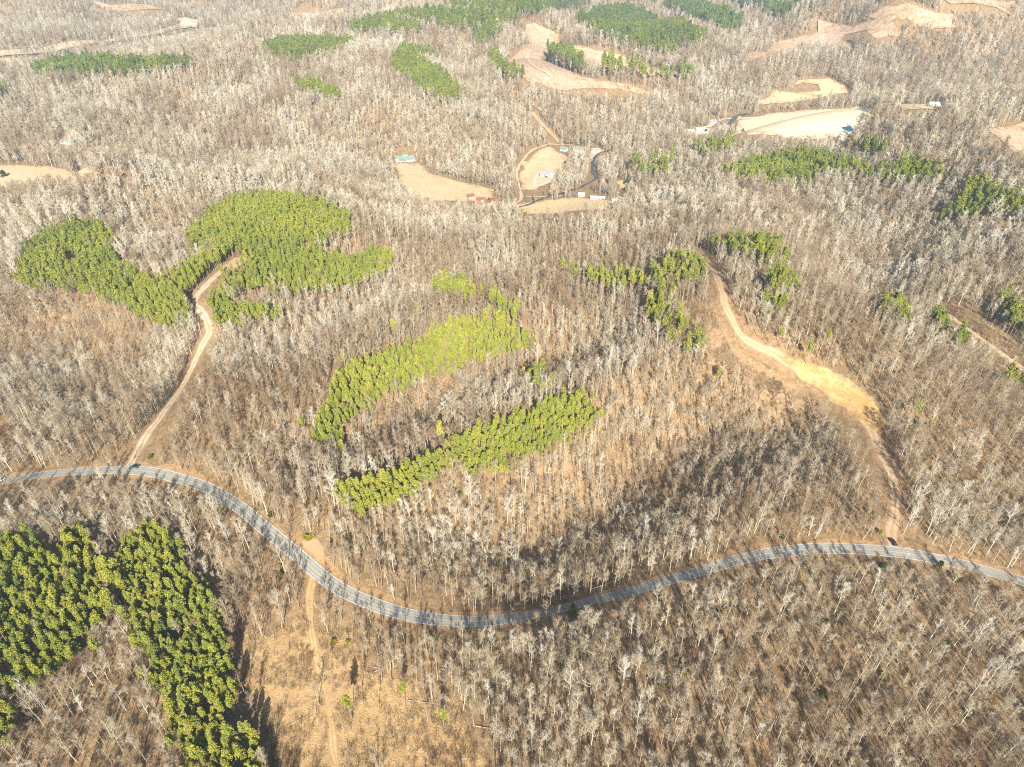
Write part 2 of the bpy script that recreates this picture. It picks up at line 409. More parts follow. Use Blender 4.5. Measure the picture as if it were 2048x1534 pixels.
# ---- asphalt road
ROAD_PX = [(-120, 985), (-60, 972), (0, 963), (60, 953), (120, 946), (180, 942), (230, 940), (290, 943), (350, 955), (400, 970), (445, 992), (490, 1023), (530, 1057), (570, 1090),
           (600, 1115), (640, 1150), (680, 1178), (720, 1198), (770, 1217), (820, 1231), (870, 1239), (930, 1243), (1000, 1240), (1060, 1231), (1120, 1218),
           (1180, 1203), (1260, 1183), (1340, 1160), (1420, 1137), (1480, 1119), (1540, 1107), (1600, 1100), (1680, 1097), (1740, 1100), (1800, 1106), (1870, 1118),
           (1930, 1131), (1990, 1147), (2060, 1168), (2160, 1200)]
ROAD = resample(ground(ROAD_PX), 2.0)
for _ in range(6): ROAD[1:-1] = (ROAD[:-2] + 2 * ROAD[1:-1] + ROAD[2:]) / 4
strip('roadside', ROAD, -3.9, 5.6, M['shoulder'], 0.05, nx=7, wob=2.6)
road = strip('road', ROAD, -3.2, 3.2, M['asphalt'], 0.12, nx=9)
for s in (-1, 1):
    strip('edge_line', ROAD, s * 2.95 - 0.08, s * 2.95 + 0.08, M['white_paint'], 0.135, parent=road, nx=2)
    strip('centre_line', ROAD, s * 0.17 - 0.07, s * 0.17 + 0.07, M['yellow_paint'], 0.135, parent=road, nx=2)

# ---- tracks, fields, clearings
TR = {
    'left': ([(255, 935), (275, 900), (300, 862), (325, 830), (360, 780), (385, 730), (405, 690), (420, 655), (402, 625), (388, 605), (410, 575), (440, 545), (470, 528), (490, 517)], 2.8, 'track'),
    'right': ([(1783, 1094), (1785, 1050), (1790, 1010), (1785, 960), (1770, 920), (1750, 880), (1735, 850), (1690, 800), (1640, 765), (1580, 725), (1520, 695), (1480, 670), (1460, 630), (1445, 590), (1420, 530), (1395, 500)], 2.6, 'track_brown'),
    'bottom': ([(628, 1145), (620, 1190), (618, 1220), (625, 1260), (630, 1300), (640, 1350), (655, 1400), (668, 1480), (675, 1560)], 1.3, 'track_gold'),
    'far_right': ([(1890, 628), (1930, 655), (1985, 695), (2048, 740), (2110, 785)], 2.6, 'track'),
    'valley': ([(1000, 412), (1035, 405), (1043, 395), (1038, 370), (1035, 340), (1060, 305), (1095, 290), (1125, 291), (1160, 288)], 1.7, 'track'),
    'valley_lower': ([(1043, 395), (1075, 394), (1110, 393), (1155, 391)], 1.5, 'track'),
    'house_drive': ([(1070, 374), (1070, 355), (1080, 346), (1100, 346)], 2.6, 'gravel'),
    'house_loop': ([(1070, 374), (1090, 368), (1104, 358), (1100, 352)], 1.8, 'gravel'),
    'upper_valley': ([(1125, 291), (1105, 270), (1085, 250), (1065, 225)], 3.4, 'track_brown'),
    'far_valley': ([(1350, 264), (1385, 262), (1420, 252), (1445, 240), (1500, 237), (1600, 231)], 3.4, 'gravel'),
    'farm_drive': ([(765, 335), (785, 332), (800, 325), (815, 316)], 4.0, 'gravel'),
    'ridge': ([(1072, 54), (1090, 70), (1102, 88), (1075, 100), (1055, 115), (1068, 133), (1105, 155)], 4.5, 'track'),
    'ridge_arm': ([(1102, 90), (1180, 103), (1260, 125), (1350, 150)], 3.5, 'track'),
}
TRW = {}
for k, (px, wd, mt) in TR.items():
    ln = resample(ground(px), 3.0)
    for _ in range(4): ln[1:-1] = (ln[:-2] + 2 * ln[1:-1] + ln[2:]) / 4
    TRW[k] = (ln, wd)
for k, (ln, wd) in TRW.items():
    if k in ('left', 'right'):
        strip('dirt_verge', ln, -wd * 1.9, wd * 1.9, M['red_dirt'], 0.07, nx=5, wob=2.4)
    strip('dirt_track', ln, -wd, wd, M[TR[k][2]], 0.10 if k != 'ridge' else 0.2, nx=9, wob=1.0)

FIELDS = [  # name, material, polygon, step, offset
    ('field', 'dry_grass', [(-80, 330), (60, 332), (130, 338), (200, 342), (150, 351), (80, 360), (30, 374), (-80, 395)], 12, .10),
    ('field', 'dry_grass', [(785, 328), (830, 328), (870, 350), (940, 368), (990, 378), (988, 395), (960, 402), (900, 405), (860, 400), (820, 385), (795, 360)], 10, .10),
    ('field', 'dry_grass', [(1042, 340), (1062, 308), (1095, 292), (1140, 315), (1130, 325), (1112, 345), (1105, 365), (1070, 380), (1042, 378)], 9, .05),
    ('lawn', 'lawn', [(1035, 410), (1100, 398), (1160, 395), (1235, 402), (1215, 418), (1140, 425), (1050, 430)], 9, .05),
    ('field', 'pale_grass', [(1480, 241), (1560, 225), (1730, 215), (1735, 240), (1705, 262), (1690, 276), (1580, 275), (1500, 270), (1465, 265)], 16, .05),
    ('field', 'dry_grass', [(1518, 208), (1545, 184), (1590, 186), (1640, 184), (1638, 172), (1588, 172), (1590, 165), (1620, 160), (1660, 158), (1700, 178), (1702, 188), (1640, 194), (1560, 207), (1525, 212)], 16, .10),
    ('field', 'dry_grass', [(1785, 209), (1890, 211), (1880, 221), (1800, 222)], 14, .10),
    ('field', 'dry_grass', [(-60, 122), (100, 113), (250, 92), (340, 74), (430, 56), (470, 60), (330, 84), (220, 110), (100, 126), (-60, 147)], 30, .10),
    ('field', 'pale_grass', [(-60, 112), (80, 98), (200, 82), (300, 66), (355, 52), (380, 58), (240, 82), (100, 105), (-60, 118)], 30, .10),
    ('field', 'dry_grass', [(480, 48), (580, 25), (700, 22), (690, 31), (600, 38), (500, 52)], 30, .10),
    ('farm_yard', 'gravel', [(355, 40), (372, 38), (400, 44), (392, 56), (360, 55)], 20, .2),
    ('farm_yard', 'gravel', [(1375, 262), (1410, 256), (1440, 262), (1400, 272), (1370, 270)], 12, .2),
    ('farm_yard', 'gravel', [(1668, 274), (1700, 273), (1700, 280), (1690, 284), (1668, 277)], 12, .2),
    ('gravel_bar', 'gravel', [(1178, 300), (1195, 297), (1215, 303), (1195, 312), (1188, 325), (1180, 318)], 8, .2),
    ('gravel_bar', 'gravel', [(1470, 236), (1480, 230), (1478, 240), (1452, 252), (1448, 250)], 8, .2),
    ('clearcut', 'slash', [(1050, 52), (1078, 50), (1112, 70), (1125, 95), (1180, 96), (1260, 118), (1360, 146), (1365, 156), (1290, 152), (1200, 130), (1120, 112), (1090, 108), (1085, 122), (1150, 152), (1230, 170), (1312, 184), (1290, 191), (1180, 182), (1100, 176), (1060, 164), (1000, 140), (1010, 125), (1060, 92)], 24, .10),
    ('clearcut', 'slash', [(1490, 112), (1560, 85), (1635, 62), (1630, 40), (1660, 46), (1715, 50), (1805, 80), (1750, 79), (1700, 66), (1692, 78), (1712, 104), (1670, 84), (1620, 88), (1560, 108), (1495, 126)], 28, .10),
    ('clearcut', 'slash', [(1740, 22), (1860, 26), (1910, 38), (1905, 62), (1850, 55), (1780, 40)], 30, .10),
    ('clearcut', 'slash', [(1880, 3), (2040, 8), (2020, 28), (1900, 16)], 40, .10),
    ('clearcut', 'slash', [(1975, 262), (2048, 240), (2120, 300), (2035, 304)], 16, .10),
    ('clearcut', 'slash', [(180, 8), (300, 12), (330, 22), (250, 24)], 40, .10),
    ('clearing', 'red_dirt', [(1362, 612), (1390, 604), (1440, 640), (1475, 690), (1530, 728), (1595, 775), (1575, 802), (1500, 772), (1430, 722), (1400, 680), (1375, 650)], 5, .09),
    ('clearing', 'red_dirt', [(1868, 628), (1900, 612), (1960, 635), (2048, 695), (2120, 745), (2110, 800), (2048, 756), (1960, 712), (1900, 672)], 5, .05),
    ('clearing', 'gold_grass', [(474, 1290), (500, 1262), (540, 1275), (600, 1235), (645, 1270), (700, 1262), (735, 1300), (745, 1350), (830, 1360), (850, 1400), (930, 1430), (960, 1500), (1010, 1560), (980, 1640), (560, 1640), (535, 1480), (505, 1400), (485, 1330)], 4, .05),
    ('turnout', 'track_brown', [(594, 1086), (612, 1074), (636, 1078), (650, 1104), (656, 1134), (636, 1122)], 2, .09),
    ('clearing', 'sand', [(-40, 842), (20, 836), (36, 868), (12, 890), (-40, 892)], 4, .09),
    ('sand_pad', 'sand', [(1555, 712), (1590, 714), (1650, 734), (1712, 762), (1748, 800), (1775, 838), (1765, 868), (1735, 852), (1695, 826), (1645, 788), (1598, 752)], 4, .20),
    ('landing', 'track', [(440, 535), (470, 516), (495, 512), (490, 524), (465, 540)], 4, .20),
    ('landing', 'track', [(130, 512), (150, 518), (165, 532), (150, 534), (135, 524)], 4, .20),
    ('clearing', 'sand', [(140, 870 - 560), (160, 318), (150, 322)], 10, .1),
    ('clearing', 'dry_grass', [(1230, 362), (1255, 358), (1262, 372), (1240, 380)], 6, .1),
]
FW = []
for nm, mt, px, st, off in FIELDS:
    P = ground(px)
    FW.append((nm, P))
    drape_poly(nm, P, M[mt], off, st, jitter=st * 0.45)
def water(name, px, mat, off, step):
    P = ground(px); z = float(np.mean(H(P[:, 0], P[:, 1])))
    drape_poly(name, P, mat, off, step, jitter=step * .3); FW.append((name, P))
water('pond', [(1680, 252), (1692, 249), (1700, 254), (1708, 263), (1698, 265), (1684, 261)], M['pond'], .3, 5)
def stream(px, wd, mat):
    ln = resample(ground(px), 3.0); strip('creek', ln, -wd, wd, M[mat], .3, nx=4, wob=1.2); TRW['creek%d' % len(TRW)] = (ln, wd)
stream([(1225, 300), (1205, 305), (1192, 314), (1186, 328), (1186, 345), (1192, 356), (1175, 368), (1155, 378), (1120, 388), (1085, 398), (1050, 412), (1000, 420)], 2.0, 'creek')
stream([(1500, 228), (1475, 233), (1466, 242), (1458, 250), (1450, 258), (1445, 266)], 4.0, 'creek')
stream([(40, 322), (44, 312), (38, 305), (46, 298)], 4.0, 'creek')

# ------------------------------------------------------------------ tree prototypes
def rot_dir(az, el): return Vector((math.cos(az) * math.cos(el), math.sin(az) * math.cos(el), math.sin(el)))
def twig(g, p, d, L, r, m=1):
    d = d.normalized(); u = d.orthogonal().normalized(); v = d.cross(u); b = len(g.V)
    for a in (0, 2.094, 4.189): g.V.append(tuple(p + (u * math.cos(a) + v * math.sin(a)) * r))
    e = p + d * L
    g.V.append(tuple(e))
    for k in range(3): g.F.append((b + k, b + (k + 1) % 3, b + 3)); g.M.append(m)
    return e
def bare_tree(seed, Ht, spread, base, nlimb, lod):
    rd = random.Random(seed); T = MB(); Cr = MB()
    spread *= (1.14, 1.22, 1.55)[lod]; base = base * (.88, .84, .70)[lod]
    r0 = Ht * (0.0096, 0.009, 0.0075)[lod]
    pts = [Vector((0, 0, -0.6))]; k = 7; lean = Vector((rd.uniform(-.05, .05), rd.uniform(-.05, .05), 0))
    top = Ht * rd.uniform(.80, .92)
    for i in range(1, k + 1):
        t = i / k
        pts.append(Vector((rd.uniform(-.18, .18), rd.uniform(-.18, .18), 0)) * (t * 2) + lean * (top * t) + Vector((0, 0, top * t)))
    rad = [r0 * (1.15 - 0.95 * (i / k) ** 0.9) + 0.02 for i in range(k + 1)]
    T.tube(pts, rad, 5 if lod == 0 else 3, 0)
    def at(t):
        f = t * k; i = min(int(f), k - 1); return pts[i].lerp(pts[i + 1], f - i)
    az = rd.uniform(0, 6.28)
    tops = []
    if lod == 0: n2, n3, n4, rt = 6, 5, 3, 0.020
    elif lod == 1: n2, n3, n4, rt = 6, 5, 2, 0.028
    else: n2, n3, n4, rt = 6, 7, 0, 0.062
    for i in range(nlimb):
        t = base + (1.0 - base) * (i + rd.random() * .6) / nlimb
        p = at(min(t, 0.99)); az += 2.4 + rd.uniform(-.5, .5)
        el = R_(rd.uniform(28, 52) + 24 * (t - base) / (1 - base))
        L = spread * rd.uniform(.75, 1.1) * (1.0 - .35 * (t - base) / (1 - base))
        d = rot_dir(az, el); q = [p]; n = 4
        for j in range(n):
            d = (d + Vector((rd.uniform(-.2, .2), rd.uniform(-.2, .2), rd.uniform(.0, .22)))).normalized()
            q.append(q[-1] + d * (L / n))
        rl = r0 * rd.uniform(.32, .48) * (1.15 - .5 * t)
        T.tube(q, [rl * (1 - .8 * j / n) + .015 for j in range(n + 1)], 4 if lod == 0 else 3, 0, cap=False)
        def lat(s):
            f = s * n; a = min(int(f), n - 1); return q[a].lerp(q[a + 1], f - a), (q[a + 1] - q[a]).normalized()
        for j in range(n2):
            s = .30 + .70 * (j + rd.random() * .7) / n2; s = min(s, 1)
            b, dd = lat(s)
            side = Vector((rd.uniform(-1, 1), rd.uniform(-1, 1), rd.uniform(-.25, .8))).normalized()
            d2 = (dd * .75 + side * .85).normalized(); L2 = L * rd.uniform(.30, .46)
            m1 = b + d2 * (L2 * .5); d2b = (d2 + Vector((rd.uniform(-.25, .25), rd.uniform(-.25, .25), .25))).normalized(); m2 = m1 + d2b * (L2 * .5)
            rb = max(rl * .38, rt * 1.2)
            Cr.tube([b, m1, m2], [rb, rb * .6, rb * .25], 3, 0, cap=False)
            for l in range(n3):
                u = .15 + .85 * l / max(1, n3 - 1); pp = b.lerp(m1, u * 2) if u < .5 else m1.lerp(m2, u * 2 - 1)
                sd = Vector((rd.uniform(-1, 1), rd.uniform(-1, 1), rd.uniform(-.3, 1))).normalized()
                d3 = (d2b * .7 + sd * .9).normalized(); L3 = rd.uniform(.7, 1.5) * (1 if lod < 2 else 1.25)
                e = twig(Cr, pp, d3, L3, rt, 1)
                for q4 in range(n4):
                    s4 = Vector((rd.uniform(-1, 1), rd.uniform(-1, 1), rd.uniform(-.2, 1))).normalized()
                    twig(Cr, pp.lerp(e, rd.uniform(.25, .75)), (d3 * .8 + s4 * .8), L3 * rd.uniform(.45, .8), rt * .7, 1)
    return T, Cr
def tuft(g, c, size, n, rd, wmul=1.0, m=1, up=.25):
    for _ in range(n):
        d = Vector((rd.gauss(0, 1), rd.gauss(0, 1), rd.gauss(0, 1) + up)).normalized()
        L = size * rd.uniform(.7, 1.15); u = d.orthogonal().normalized()
        a = rd.uniform(0, 6.28); v = d.cross(u); u = (u * math.cos(a) + v * math.sin(a)) * (size * .30 * wmul)
        s = c + d * (L * .12); b = len(g.V)
        g.V += [tuple(s - u * .35), tuple(s + d * (L * .6) - u), tuple(s + d * L), tuple(s + d * (L * .6) + u)]
        g.F.append((b, b + 1, b + 2, b + 3)); g.M.append(m)
def pine_tree(seed, Ht, rad, frac, lod, open_=0.0):
    rd = random.Random(seed); T = MB(); Cr = MB()
    lean = Vector((rd.uniform(-.03, .03), rd.uniform(-.03, .03), 0))
    pts = [lean * (Ht * t) + Vector((0, 0, Ht * t - .5 * (t == 0))) for t in (0, .25, .5, .75, .98)]
    r0 = Ht * .0105
    T.tube(pts, [r0, r0 * .8, r0 * .6, r0 * .38, .03], 6 if lod == 0 else 3, 0)
    zb = Ht * (1 - frac)
    nw = (9 if lod == 0 else 6)
    az = rd.uniform(0, 6)
    for i in range(nw):
        t = i / (nw - 1); z = zb + (Ht - zb) * (t * .97)
        rr_ = rad * ((1 - t) ** .62 * min(1, .62 + t * 1.6) + .07)
        nb = (6 if lod == 0 else 5) if t < .9 else 3
        for j in range(nb):
            az += 6.283 / nb + rd.uniform(-.35, .35)
            if rd.random() < open_: continue
            L = rr_ * rd.uniform(.75, 1.15); el = R_(rd.uniform(5, 30) + 30 * t)
            d = rot_dir(az, el); b = lean * z + Vector((0, 0, z + rd.uniform(-.3, .3))); e = b + d * L
            if lod == 0: Cr.tube([b, e], [.05, .02], 3, 0, cap=False)
            if lod == 0:
                for s, sz, n in ((.55, .46, 12), (1.0, .52, 20)):
                    off = Vector((rd.uniform(-.25, .25), rd.uniform(-.25, .25), rd.uniform(-.1, .2)))
                    if L * s > .35: tuft(Cr, b.lerp(e, s) + off, sz, n, rd)
            else:
                for s, sz, n in ((.5, .6, 5), (1.0, .7, 9)):
                    off = Vector((rd.uniform(-.3, .3), rd.uniform(-.3, .3), rd.uniform(-.1, .2)))
                    tuft(Cr, b.lerp(e, s) + off, sz, n, rd, 1.15)
    tuft(Cr, lean * Ht + Vector((0, 0, Ht * .99)), .6, 14, rd)
    return T, Cr
def cedar_tree(seed, Ht, rad):
    rd = random.Random(seed); T = MB(); Cr = MB()
    T.tube([(0, 0, -.3), (0, 0, Ht * .5), (0, 0, Ht * .92)], [.11, .07, .02], 6, 0)
    n = int(34 * Ht / 3)
    for i in range(n):
        t = rd.random() ** .8; z = Ht * (.08 + .86 * t); r = rad * (1 - t) ** .6 * rd.uniform(.35, 1); a = rd.uniform(0, 6.28)
        tuft(Cr, Vector((r * math.cos(a), r * math.sin(a), z)), .62, 13, rd, 1.0)
    return T, Cr
def bush(seed, h, lod=0):
    rd = random.Random(seed); g = MB()
    for i in range(16):
        a = rd.uniform(0, 6.28); el = R_(rd.uniform(25, 80)); d = rot_dir(a, el); L = h * rd.uniform(.6, 1.1)
        p = Vector((rd.uniform(-.5, .5), rd.uniform(-.5, .5), -.1)); e = twig(g, p, d, L, .03, 0)
        for k in range(4):
            s = Vector((rd.uniform(-1, 1), rd.uniform(-1, 1), rd.uniform(-.2, 1)))
            twig(g, p.lerp(e, rd.uniform(.3, .8)), d * .7 + s, L * .45, .024, 0)
    return g
def proto_mesh(name, T, Cr, mats):
    V = T.V + Cr.V; b = len(T.V); F = T.F + [tuple(b + k for k in f) for f in Cr.F]; Mi = [0] * len(T.F) + [m for m in Cr.M]
    me = bpy.data.meshes.new(name); me.from_pydata(V, [], F)
    for m in mats: me.materials.append(m)
    me.polygons.foreach_set('material_index', np.array(Mi, dtype=np.int32)); me.update()
    return me
def part_mesh(name, g, mats):
    me = bpy.data.meshes.new(name); me.from_pydata(g.V, [], g.F)
    for m in mats: me.materials.append(m)
    me.polygons.foreach_set('material_index', np.array(g.M, dtype=np.int32)); me.update(); return me
# (height, spread, crown base, limbs, look)
BARE = [(17, 3.3, .46, 9, 'broad'), (19, 2.7, .52, 8, 'tall'), (16, 3.0, .44, 9, 'rounded'), (17, 2.0, .56, 7, 'slender'), (19, 4.2, .42, 10, 'spreading'),
        (14, 2.3, .46, 8, 'small'), (18, 1.9, .62, 6, 'slim-topped'), (15, 3.3, .36, 9, 'low-forked'), (12, 1.7, .42, 6, 'short'), (17, 2.6, .50, 8, 'upright'),
        (18, 3.0, .38, 8, 'open'), (13, 2.9, .40, 9, 'bushy'), (20, 3.6, .55, 8, 'high-crowned'), (16, 1.6, .50, 6, 'thin')]
bare_parts, cols_ = [], {}
def new_coll(name): 
    c = bpy.data.collections.new(name); return c
c_bare, c_bare_far, c_pine, c_pine_far, c_bush = [new_coll(n) for n in ('bare_near', 'bare_far', 'pine_near', 'pine_far', 'bush_kinds')]
for i, (h, s, b, n, look) in enumerate(BARE):
    T, Cr = bare_tree(100 + i, h, s, b, n, 0)
    bare_parts.append((part_mesh('trunk', T, [M['bark']]), part_mesh('crown', Cr, [M['bark'], M['twig']]), look, h))
    T, Cr = bare_tree(300 + i, h, s, b, n, 1)
    c_bare.objects.link(bpy.data.objects.new('bare_tree_kind_%02d' % i, proto_mesh('bare_mid', T, Cr, [M['bark'], M['twig']])))
    T, Cr = bare_tree(500 + i, h, s, b, n, 2)
    c_bare_far.objects.link(bpy.data.objects.new('bare_tree_far_kind_%02d' % i, proto_mesh('bare_far', T, Cr, [M['bark'], M['twig']])))
PINE = [(12.5, 1.35, .44, 0, 'full rounded'), (14, 1.2, .42, .08, 'tall'), (12, 1.45, .46, 0, 'bushy'), (13.5, 1.1, .40, .15, 'thin'), (11, 1.25, .48, .05, 'short')]
pine_parts = []
for i, (h, r, f, op, look) in enumerate(PINE):
    T, Cr = pine_tree(40 + i, h, r, f, 0, op)
    pine_parts.append((part_mesh('trunk', T, [M['pine_bark']]), part_mesh('crown', Cr, [M['pine_bark'], M['needles']]), look, h))
    c_pine.objects.link(bpy.data.objects.new('pine_kind_%02d' % i, proto_mesh('pine_mid', T, Cr, [M['pine_bark'], M['needles']])))
    T, Cr = pine_tree(70 + i, h, r * 1.08, f, 1, op)
    c_pine_far.objects.link(bpy.data.objects.new('pine_far_kind_%02d' % i, proto_mesh('pine_far', T, Cr, [M['pine_bark'], M['needles']])))
for i in range(3):
    c_bush.objects.link(bpy.data.objects.new('bush_kind_%02d' % i, part_mesh('bush', bush(900 + i, 1.5 + .5 * i), [M['brush']])))

def instancer(name, P, idx, rz, scl, tint, coll, tilt=None):
    me = bpy.data.meshes.new(name); me.from_pydata(P.tolist(), [], [])
    n = len(P)
    a = me.attributes.new('idx', 'INT', 'POINT'); a.data.foreach_set('value', idx.astype(np.int32))
    rv = np.zeros((n, 3)); rv[:, 2] = rz
    if tilt is not None: rv[:, :2] = tilt
    a = me.attributes.new('rot', 'FLOAT_VECTOR', 'POINT'); a.data.foreach_set('vector', rv.astype(np.float32).ravel())
    a = me.attributes.new('scl', 'FLOAT_VECTOR', 'POINT'); a.data.foreach_set('vector', scl.astype(np.float32).ravel())
    a = me.attributes.new('tint', 'FLOAT', 'POINT'); a.data.foreach_set('value', tint.astype(np.float32))
    o = bpy.data.objects.new(name, me); col.objects.link(o)
    ng = bpy.data.node_groups.new(name, 'GeometryNodeTree')
    ng.interface.new_socket('Geometry', in_out='INPUT', socket_type='NodeSocketGeometry')
    ng.interface.new_socket('Geometry', in_out='OUTPUT', socket_type='NodeSocketGeometry')
    gi = ng.nodes.new('NodeGroupInput'); go = ng.nodes.new('NodeGroupOutput')
    ip = ng.nodes.new('GeometryNodeInstanceOnPoints'); ci = ng.nodes.new('GeometryNodeCollectionInfo')
    ci.inputs['Collection'].default_value = coll; ci.inputs['Separate Children'].default_value = True; ci.inputs['Reset Children'].default_value = True
    ip.inputs['Pick Instance'].default_value = True
    def na(nm, typ):
        q = ng.nodes.new('GeometryNodeInputNamedAttribute'); q.data_type = typ; q.inputs['Name'].default_value = nm; return q.outputs['Attribute']
    L = ng.links
    L.new(gi.outputs[0], ip.inputs['Points']); L.new(ci.outputs[0], ip.inputs['Instance'])
    L.new(na('idx', 'INT'), ip.inputs['Instance Index']); L.new(na('rot', 'FLOAT_VECTOR'), ip.inputs['Rotation']); L.new(na('scl', 'FLOAT_VECTOR'), ip.inputs['Scale'])
    L.new(ip.outputs[0], go.inputs[0])
    md = o.modifiers.new('scatter', 'NODES'); md.node_group = ng
    return o

# ------------------------------------------------------------------ where trees stand
PINES = [  # polygon px, spacing, keep
    ([(-80, 1078), (90, 1078), (100, 1112), (125, 1122), (130, 1078), (178, 1068), (198, 1130), (215, 1170), (225, 1230), (175, 1262), (150, 1300), (130, 1330), (78, 1372), (22, 1380), (28, 1480), (-80, 1500)], 4.0, .95),
    ([(310, 1045), (350, 1080), (370, 1130), (380, 1155), (430, 1192), (442, 1250), (456, 1300), (490, 1400), (510, 1450), (526, 1500), (535, 1600), (400, 1610), (372, 1500), (340, 1490), (330, 1400), (292, 1330), (280, 1290), (262, 1240), (250, 1180), (225, 1112), (265, 1062)], 3.7, .93),
    ([(200, 1130), (235, 1120), (262, 1190), (262, 1240), (225, 1235)], 5.0, .7),
    ([(617, 858), (640, 838), (655, 803), (660, 768), (700, 733), (760, 703), (820, 693), (860, 663), (900, 643), (950, 636), (1000, 643), (1050, 662), (1062, 685), (1030, 702), (960, 722), (890, 742), (840, 757), (790, 777), (740, 812), (700, 837), (680, 872), (650, 884), (625, 877)], 3.5, .95),
    ([(862, 575), (892, 562), (940, 572), (962, 590), (940, 604), (900, 590), (870, 590)], 5, .6),
    ([(950, 585), (995, 600), (1030, 620), (1045, 655), (1010, 655), (965, 638), (985, 612)], 5, .5),
    ([(680, 975), (720, 960), (760, 955), (800, 940), (840, 915), (890, 900), (920, 870), (980, 850), (1030, 830), (1080, 810), (1130, 795), (1190, 790), (1208, 825), (1170, 860), (1120, 885), (1080, 905), (1030, 930), (990, 950), (930, 955), (910, 930), (880, 950), (830, 980), (790, 1000), (750, 1010), (715, 1022), (690, 1010)], 3.5, .96),
    ([(30, 560), (50, 500), (90, 465), (150, 445), (210, 448), (230, 480), (225, 515), (270, 545), (320, 560), (345, 545), (395, 520), (430, 500), (442, 525), (420, 550), (372, 592), (376, 642), (350, 655), (300, 640), (240, 610), (190, 590), (150, 580), (100, 575), (60, 580)], 3.9, .94),
    ([(380, 500), (380, 465), (420, 422), (470, 397), (540, 390), (600, 397), (640, 405), (690, 425), (705, 450), (700, 470), (655, 470), (660, 495), (612, 490), (600, 487), (640, 507), (700, 512), (770, 498), (790, 510), (770, 545), (720, 560), (680, 575), (620, 580), (560, 580), (490, 575), (452, 592), (458, 612), (500, 617), (560, 620), (560, 632), (490, 640), (440, 652), (408, 640), (392, 602), (415, 565), (445, 535), (430, 520), (440, 498), (425, 500)], 3.9, .95),
    ([(1440, 350), (1500, 330), (1560, 310), (1640, 310), (1700, 330), (1740, 345), (1790, 340), (1800, 322), (1850, 328), (1890, 355), (1880, 365), (1800, 360), (1740, 362), (1700, 352), (1640, 350), (1620, 372), (1560, 368), (1500, 362)], 4.4, .95),
    ([(1868, 430), (1920, 405), (1940, 368), (1965, 370), (2048, 405), (2130, 440), (2048, 437), (1990, 425), (1930, 440), (1880, 442)], 4.4, .96),
    ([(1120, 535), (1170, 545), (1250, 552), (1290, 560), (1330, 528), (1370, 518), (1415, 540), (1410, 560), (1330, 568), (1240, 578), (1180, 565)], 5.4, .62),
    ([(1290, 590), (1345, 575), (1350, 620), (1362, 650), (1405, 680), (1405, 702), (1360, 700), (1320, 660), (1295, 630)], 5.6, .62),
    ([(1430, 490), (1470, 478), (1550, 495), (1572, 522), (1540, 530), (1480, 512)], 4.8, .75),
    ([(1530, 555), (1570, 545), (1590, 578), (1545, 582)], 5, .7), ([(1512, 600), (1550, 588), (1588, 622), (1540, 628)], 5, .7),
    ([(1768, 612), (1800, 608), (1815, 640), (1785, 642)], 5.5, .7), ([(1860, 640), (1880, 650), (1886, 672), (1864, 668)], 5.5, .7),
    ([(1898, 670), (1928, 680), (1928, 702), (1905, 697)], 5.5, .6), ([(1990, 600), (2020, 598), (2060, 640), (2060, 668), (2010, 648)], 5, .8),
    ([(2000, 750), (2040, 758), (2060, 784), (2010, 776)], 5.5, .6), ([(1050, 748), (1108, 762), (1112, 784), (1048, 788)], 6.0, .4),
    ([(190, 262), (215, 262), (212, 275), (180, 284), (172, 275)], 7, .0),
    ([(68, 150), (150, 125), (250, 130), (370, 125), (390, 132), (330, 145), (240, 150), (150, 157), (90, 160)], 5.4, .96),
    ([(530, 105), (570, 90), (640, 88), (710, 92), (690, 105), (640, 115), (590, 125), (540, 115)], 5.4, .95),
    ([(700, 58), (760, 48), (840, 58), (842, 68), (760, 72), (705, 70)], 6.2, .9),
    ([(790, 120), (810, 103), (870, 112), (875, 125), (835, 122), (870, 145), (930, 195), (900, 207), (860, 190), (800, 155), (785, 140)], 4.9, .96),
    ([(740, 45), (860, 32), (960, 36), (1055, 44), (1000, 55), (900, 62), (860, 50)], 6.4, .9),
    ([(890, 22), (1000, 13), (1080, 3), (1180, 12), (1130, 25), (1060, 30), (960, 28)], 7.0, .95),
    ([(940, 64), (990, 60), (1000, 75), (950, 96)], 5.4, .9),
    ([(1150, 45), (1240, 22), (1300, 40), (1412, 72), (1395, 90), (1350, 95), (1350, 115), (1280, 100), (1200, 75)], 5.6, .96),
    ([(1300, 10), (1420, 20), (1485, 45), (1480, 65), (1450, 68), (1400, 45), (1330, 20)], 6.6, .95),
    ([(1430, 2), (1520, 6), (1600, 14), (1560, 42), (1520, 38), (1540, 20), (1480, 14)], 7.0, .95),
    ([(600, 173), (640, 178), (685, 190), (672, 208), (632, 192), (592, 180)], 5.4, .9),
    ([(972, 118), (992, 128), (1055, 160), (1040, 166), (985, 142)], 6.0, .6), ([(1090, 103), (1140, 112), (1172, 142), (1150, 150), (1110, 130)], 6.0, .6),
    ([(1205, 128), (1300, 148), (1392, 152), (1370, 164), (1290, 160), (1200, 142)], 7.5, .5),
    ([(1385, 298), (1470, 298), (1460, 310), (1390, 312)], 5.4, .6), ([(1690, 294), (1770, 305), (1765, 315), (1700, 302)], 5.4, .6),
    ([(1255, 335), (1350, 330), (1360, 350), (1270, 360)], 9, .3), ([(-20, 182), (20, 186), (10, 198), (-20, 196)], 6, .9),
    ([(120, 455 + 0), (160, 455), (150, 462)], 5, .5),
]
OPEN = [(px, ((4, 8) if np.mean([q[1] for q in px]) > 560 else (4,) if np.mean([q[1] for q in px]) < 125 and nm == 'field' else (5, 10, 15))) for nm, mt, px, st, off in FIELDS]
OPEN.append(([(1680, 252), (1692, 249), (1700, 254), (1708, 263), (1698, 265), (1684, 261)], (6, 12)))
